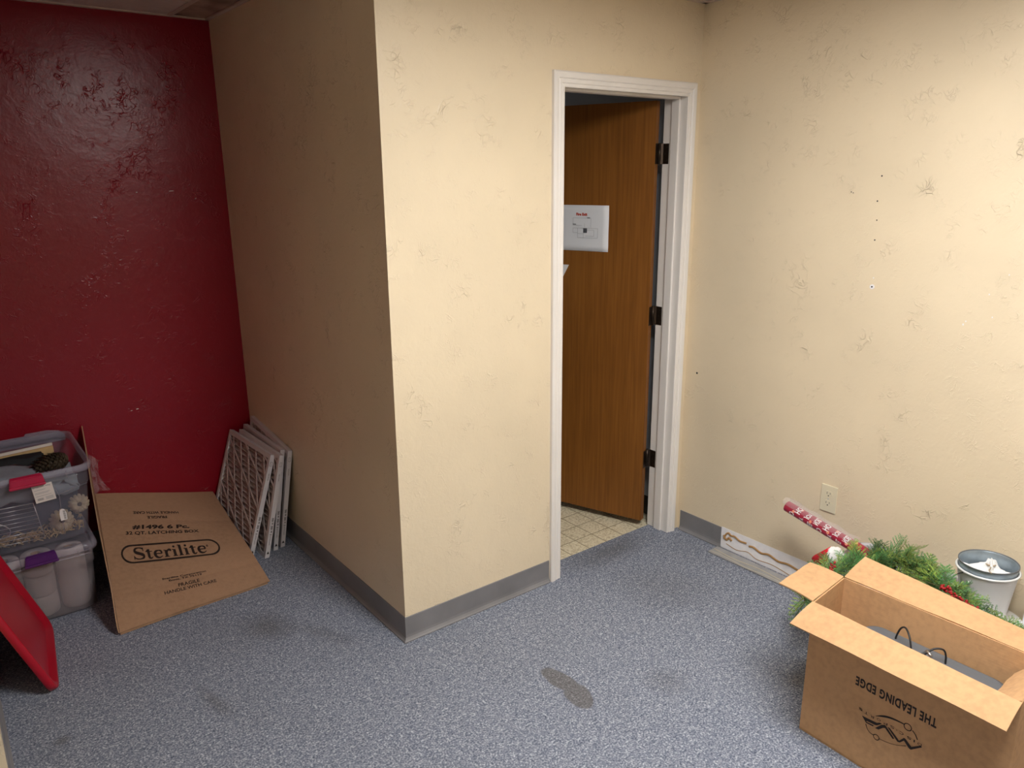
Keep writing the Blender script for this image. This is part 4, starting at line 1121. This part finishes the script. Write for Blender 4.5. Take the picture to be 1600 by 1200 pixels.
def wrap_roll():
    t = thing('wrapping_paper_roll', (-.18, -.85, .36), 'crimson roll of wrapping paper with white letters, below the outlet', 'wrapping paper')
    a = Vector((-.150, -.688, .402)); b2 = Vector((-.205, -1.16, .335)); d = (b2-a).normalized(); r = .0225
    u = d.cross(Vector((0, 0, 1))).normalized()
    if u.x > 0: u = -u          # u towards the camera
    v = d.cross(u); 
    if v.z < 0: v = -v
    bm = B(); tube(bm, [a, a.lerp(b2, .5), b2], r, 28, cap=False)
    tube(bm, [a+d*.001, b2], r-.004, 24, cap=False)
    bmesh.ops.remove_doubles(bm, verts=bm.verts[:], dist=1e-6)
    link('paper_roll', bm, M['wrapred'], t, smooth=True)
    def cyl(s_, ang, off=.0008):      # s along, ang around (0 = towards camera, + = up)
        return a + d*s_ + (u*math.cos(ang) + v*math.sin(ang))*(r+off)
    bmw = B(); bmp = B()
    L_ = (b2-a).length
    words = 'HO JOY NOEL HO JOY NOEL'.split()
    pos = .028
    seq = [('HO', .036), ('JOY', .030), ('NOEL', .040), ('HO', .036), ('JOY', .030), ('NOEL', .040)]
    for k, (wd, ln_) in enumerate(seq):
        for row, a0 in enumerate((-1.25, .35)):
            s0 = pos + (.024 if row == 1 else 0)
            if s0+ln_ > L_: continue
            # letters lie across the roll
            vs, fs = text_faces(wd, bold=.03); xs = [p[0] for p in vs]; ys = [p[1] for p in vs]
            x0_, x1_, y0_, y1_ = min(xs), max(xs), min(ys), max(ys)
            m_ = [bmw.verts.new(cyl(s0 + (1-(y-y0_)/(y1_-y0_))*.020 if False else s0+(y-y0_)/(y1_-y0_)*.026, a0 + ((x-x0_)/(x1_-x0_))*1.35)) for x, y in vs]
            for f in fs: 
                try: bmw.faces.new([m_[i] for i in f])
                except ValueError: pass
        pos += .045
    for k in range(16):
        s0 = .012 + k*.028; a0 = (-.9, .1, 1.2)[k % 3]
        if s0 > L_-.02: break
        q = [(s0, a0), (s0+.008, a0-.15), (s0+.014, a0+.2), (s0+.008, a0+.5), (s0+.002, a0+.35)]
        bmp.faces.new([bmp.verts.new(cyl(*p, off=.0006)) for p in q])
    link('white_lettering', bmw, M['white2'], t); link('peach_ornaments', bmp, M['peach'], t)
    bm = B()      # loose clear sleeve on the wall side
    g = []
    for i in range(14):
        row = []
        for j in range(9):
            an = .6 + 2.2*j/8; rr = r + .003 + .012*math.sin(math.pi*j/8)*(1+.3*math.sin(i*1.7+j))
            row.append(bm.verts.new(a + d*(-.012+.34*i/13) + (u*math.cos(an)+v*math.sin(an))*rr))
        g.append(row)
    for i in range(13):
        for j in range(8): bm.faces.new((g[i][j], g[i+1][j], g[i+1][j+1], g[i][j+1]))
    link('clear_sleeve', bm, M['film'], t)
wrap_roll()
t = thing('santa_hat', (-.27, -.98, .32), 'red felt hat with white fur trim half hidden by the garland at the tote end', 'hat')
bm = B(); tip = Vector((-.225, -.868, .262)); cu_ = Vector((-.262, -.968, .330)); d = cu_-tip
tube(bm, [tip + d*f + Vector((0, 0, -.006*math.sin(f*3))) for f in (0, .15, .35, .6, .85, 1.0)], .03, 18, radii=[.010, .018, .024, .030, .034, .036])
link('felt_cone', bm, M['hat'], t, smooth=True)
bm = B(); dn = d.normalized(); u = dn.cross(Vector((0, 0, 1))).normalized(); v = dn.cross(u); rnd = random.Random(2)
vs = sphere(bm, cu_ + dn*.006, .034, sub=3)
for v_ in vs:
    q = v_.co - cu_ - dn*.006; v_.co -= dn*(q.dot(dn))*.45; v_.co += q.normalized()*rnd.uniform(-.003, .003)
link('fur_trim', bm, M['fur'], t, smooth=True)

# evergreen garland
t = thing('evergreen_garland', (-.3, -1.2, .3), 'artificial cedar garland with red berries draped behind the open cardboard box', 'garland')
rnd = random.Random(44)
line = smoothpath([(-.475, -.985, .235), (-.43, -1.02, .295), (-.35, -1.06, .345), (-.26, -1.115, .365), (-.20, -1.19, .375), (-.22, -1.27, .370), (-.28, -1.33, .375), (-.32, -1.40, .385), (-.345, -1.50, .375), (-.36, -1.60, .365), (-.38, -1.70, .350)], 8)
bm = B(); tube(bm, line, .0035, 6); 
bmL = B(); bmY = B()
def spray(base, dirv, ln_, bm_, wide=1.0):
    dirv = dirv.normalized(); side = dirv.cross(Vector((0, 0, 1)))
    if side.length < .2: side = Vector((1, 0, 0))
    side.normalize(); nrm = side.cross(dirv).normalized()
    roll = rnd.uniform(-.9, .9); side, nrm = side*math.cos(roll)+nrm*math.sin(roll), nrm*math.cos(roll)-side*math.sin(roll)
    pts = [base + dirv*ln_*f + Vector((0, 0, -.018*f*f*ln_/.1)) for f in (0, .33, .66, 1)]
    tube(bm, pts, .0011, 4, radii=[.0016, .0013, .001, .0006])
    nb = int(ln_/.0075)
    for k in range(nb):
        f = (k+.5)/nb; p = base + dirv*ln_*f + Vector((0, 0, -.018*f*f*ln_/.1)); sgn = 1 if k % 2 else -1
        bl = (.030*(1-f)**.6 + .008)*rnd.uniform(.7, 1.2)*wide
        bd = (dirv*.75 + side*sgn*.8 + nrm*rnd.uniform(-.35, .35)).normalized()
        nl = max(3, int(bl/.0034))
        for q in range(nl+1):
            g_ = q/nl; c_ = p + bd*bl*g_
            for s2 in (-1, 1):
                ld = (bd*.8 + (side*s2*.6 + nrm*rnd.uniform(-.5, .5))).normalized(); ll = .0068*(1.15-.4*g_)
                wv_ = ld.cross(nrm).normalized()*.0011
                a = c_; e = c_ + ld*ll; m2 = c_ + ld*ll*.5 + nrm*.0008
                bm_.faces.new([bm_.verts.new(a), bm_.verts.new(m2+wv_), bm_.verts.new(e), bm_.verts.new(m2-wv_)])
def ok(p): 
    # keep clear of walls, the open box and the pail
    if p.x > -.012: return False
    return True
n_s = 0
for k in range(360):
    i = rnd.randrange(len(line)-1); base = line[i].copy() + Vector((rnd.uniform(-.012, .012), rnd.uniform(-.012, .012), rnd.uniform(-.008, .008)))
    tang = (line[i+1]-line[i]).normalized()
    an = rnd.uniform(-.7, math.pi+.7); s1 = tang.cross(Vector((0, 0, 1))).normalized()
    dv = tang*rnd.uniform(-.3, 1.1) + (s1*math.cos(an) + Vector((0, 0, 1))*math.sin(an)*.75)
    ln_ = rnd.uniform(.05, .105)
    tail = i/len(line)
    if tail > .72: ln_ *= .55; dv.z *= .5
    dv.normalize()
    if base.x + dv.x*ln_ > -.02: dv.x = -abs(dv.x)*.5
    tip = base + dv*ln_
    # do not poke into the open cardboard box or its wall-side flap
    if tip.x < -.50 and tip.y < -1.13: continue
    if tip.x < -.47 and tip.y < -1.18 and tip.z < .52: dv.x = abs(dv.x)
    tip = base + dv*ln_
    if (Vector((tip.x+.125, tip.y+1.44))).length < .10: continue
    spray(base, dv, ln_, bmY if rnd.random() < .3 else bmL)
# a few chosen sprays that stand out in the silhouette
for (bs, tp, yl) in (((-.22, -1.15, .375), (-.16, -1.165, .478), 0), ((-.20, -1.17, .385), (-.10, -1.215, .438), 1), ((-.30, -1.075, .36), (-.24, -1.02, .425), 1), ((-.25, -1.10, .37), (-.20, -1.09, .44), 0),
                     ((-.30, -1.35, .39), (-.24, -1.30, .45), 1), ((-.31, -1.38, .395), (-.25, -1.35, .455), 0), ((-.31, -1.37, .39), (-.27, -1.285, .43), 1), ((-.44, -1.0, .28), (-.40, -.92, .29), 0),
                     ((-.36, -1.58, .37), (-.29, -1.62, .375), 0), ((-.36, -1.62, .365), (-.30, -1.67, .36), 1), ((-.47, -.99, .235), (-.52, -.965, .16), 0), ((-.47, -.99, .235), (-.49, -.95, .18), 1), ((-.40, -1.03, .31), (-.36, -.955, .30), 0)):
    bs = Vector(bs); tp = Vector(tp)
    for r_ in range(2): spray(bs + Vector((0, rnd.uniform(-.01, .01), 0)), tp-bs, (tp-bs).length*rnd.uniform(.9, 1.05), bmY if yl else bmL, 1.1)
link('stem', bm, M['stemgreen'], t, smooth=True)
tag(link('cedar_foliage', bmL, M['leaf'], t), kind='stuff')
tag(link('yellow_green_foliage', bmY, M['leaf2'], t, ), kind='stuff')
def berries(c0, c1, n, spread=.010):
    bm = B()
    c0, c1 = Vector(c0), Vector(c1)
    for k in range(n):
        p = c0.lerp(c1, rnd.random()) + Vector((rnd.uniform(-1, 1), rnd.uniform(-1, 1), rnd.uniform(-.8, 1)))*spread
        sphere(bm, p, rnd.uniform(.0035, .0050), sub=2)
    link('berry_cluster', bm, M['berry'], t, smooth=True)
berries((-.470, -1.070, .385), (-.455, -1.072, .412), 12, .006)
berries((-.40, -1.410, .448), (-.41, -1.455, .437), 26, .009)
berries((-.41, -1.455, .437), (-.405, -1.515, .418), 22, .008)
link_stem = B(); tube(link_stem, smoothpath([(-.35, -1.28, .41), (-.385, -1.34, .435), (-.40, -1.41, .445), (-.41, -1.46, .437), (-.40, -1.53, .415)], 6), .0012, 5)
link('berry_twig', link_stem, M['stemgreen'], t)

# white enamel pail with a zinc inside, standing on an upturned tub
px_, py_ = -.125, -1.440
t = thing('white_tub', (px_, py_-.02, 0), 'round white plastic tub under the metal pail by the right wall', 'tub')
bm = B(); lathe(bm, [(0, 0), (.088, 0), (.092, .006), (.096, .225), (.103, .238), (.104, .252), (.099, .260), (0, .262)], 40, (px_-.0, py_-.022, 0)); link('tub_body', bm, M['pail'], t, smooth=True)
t = thing('metal_pail', (px_, py_, .265), 'white enamelled metal pail with zinc inside, holding a tissue, against the right wall', 'pail')
tilt = Matrix.Translation((px_, py_, .264)) @ Matrix.Rotation(math.radians(-2.0), 4, 'X')
def tl(bm): bm.transform(tilt); return bm
bm = B(); lathe(bm, [(0, .0), (.066, .0), (.068, .004), (.0675, .010), (.090, .162), (.0925, .166)], 48); link('pail_body', tl(bm), M['pail'], t, smooth=True)
bm = B(); lathe(bm, [(.089, .168), (.0945, .165), (.0965, .168), (.0945, .1715), (.090, .171), (.089, .168)], 48); link('rolled_rim', tl(bm), M['pail'], t, smooth=True)
bm = B(); lathe(bm, [(0, .006), (.062, .006), (.0865, .168), (.088, .186), (.0895, .190), (.0885, .192), (.0868, .190), (.085, .172), (.0845, .165), (.060, .010), (0, .009)], 48); ins = link('zinc_liner', tl(bm), M['zinc'], t, smooth=True)
bm = B(); lathe(bm, [(.0875, .1905), (.0905, .1905), (.0905, .1935), (.0875, .1935), (.0875, .1905)], 48); link('liner_rim', tl(bm), M['greycase'], t, smooth=True)
bm = B()
tube(bm, smoothpath([(-.075, .045, .160), (-.095, .055, .158), (-.13, .065, .145), (-.155, .075, .130)], 5), .0016, 6); tube(bm, smoothpath([(-.088, .022, .135), (-.11, .035, .128), (-.135, .05, .112), (-.16, .07, .095)], 5), .0016, 6)
link('wire_handle', tl(bm), M['blackcable'], t)
bm = B(); sphere(bm, (-.0865, .022, .136), .006, sub=2); link('handle_ear', tl(bm), M['steel'], t)
t = thing('white_tissue', (px_, py_, .42), 'crumpled white tissue tied with string inside the metal pail', 'tissue')
bm = B(); rnd = random.Random(8); n_ = 22; cen = bm.verts.new((px_, py_-.002, .468)); prev = None
ringv = []
for rr, zz in ((.010, .458), (.018, .440), (.045, .425), (.070, .415)):
    ring = []
    for k in range(n_):
        a = 2*math.pi*k/n_; r3 = rr*(1 + .22*math.sin(5*a+rr*90) + rnd.uniform(-.1, .1))
        ring.append(bm.verts.new((px_+r3*math.cos(a)*.95, py_+r3*math.sin(a)*1.1, zz + rnd.uniform(-.006, .008) + .008*math.sin(4*a))))
    ringv.append(ring)
for k in range(n_): bm.faces.new((cen, ringv[0][k], ringv[0][(k+1) % n_]))
for a, b2 in zip(ringv, ringv[1:]):
    for k in range(n_): bm.faces.new((a[k], a[(k+1) % n_], b2[(k+1) % n_], b2[k]))
link('tissue_sheet', bm, M['tissue'], t)
bm = B(); tube(bm, smoothpath([(px_, py_, .447), (px_-.03, py_-.012, .450), (px_-.066, py_-.02, .457), (px_-.088, py_-.035, .461)], 6), .0016, 6)
lathe(bm, [(.014, -.003), (.017, 0), (.014, .003), (.012, 0), (.014, -.003)], 16, (px_, py_, .450)); link('string', bm, M['burlap'], t)

# black box with silver foil at the right edge of the view
t = thing('black_metal_box', (-.03, -1.55, .40), 'black and chrome metal box beside the pail against the right wall', 'box')
bm = B(); box(bm, -.060, -.004, -1.60, -1.545, .405, .462, bevel=.003); link('box_shell', bm, M['blackcable'], t)
bm = B(); box(bm, -.063, -.058, -1.552, -1.543, .405, .464, bevel=.001); box(bm, -.064, -.003, -1.602, -1.543, .462, .467, bevel=.001); link('chrome_edge', bm, M['steel'], t)
bm = B(); box(bm, -.065, -.004, -1.66, -1.542, 0, .345, bevel=.004); link('white_stand', bm, M['pail'], t)
bm = B(); rnd = random.Random(17)
vs = sphere(bm, (-.040, -1.585, .375), .034, sub=3, scale=(.8, 1.0, .95))
for v in vs: v.co += Vector((rnd.uniform(-.004, .004), rnd.uniform(-.004, .004), rnd.uniform(-.004, .004)))
link('crumpled_foil', bm, M['steel'], t)
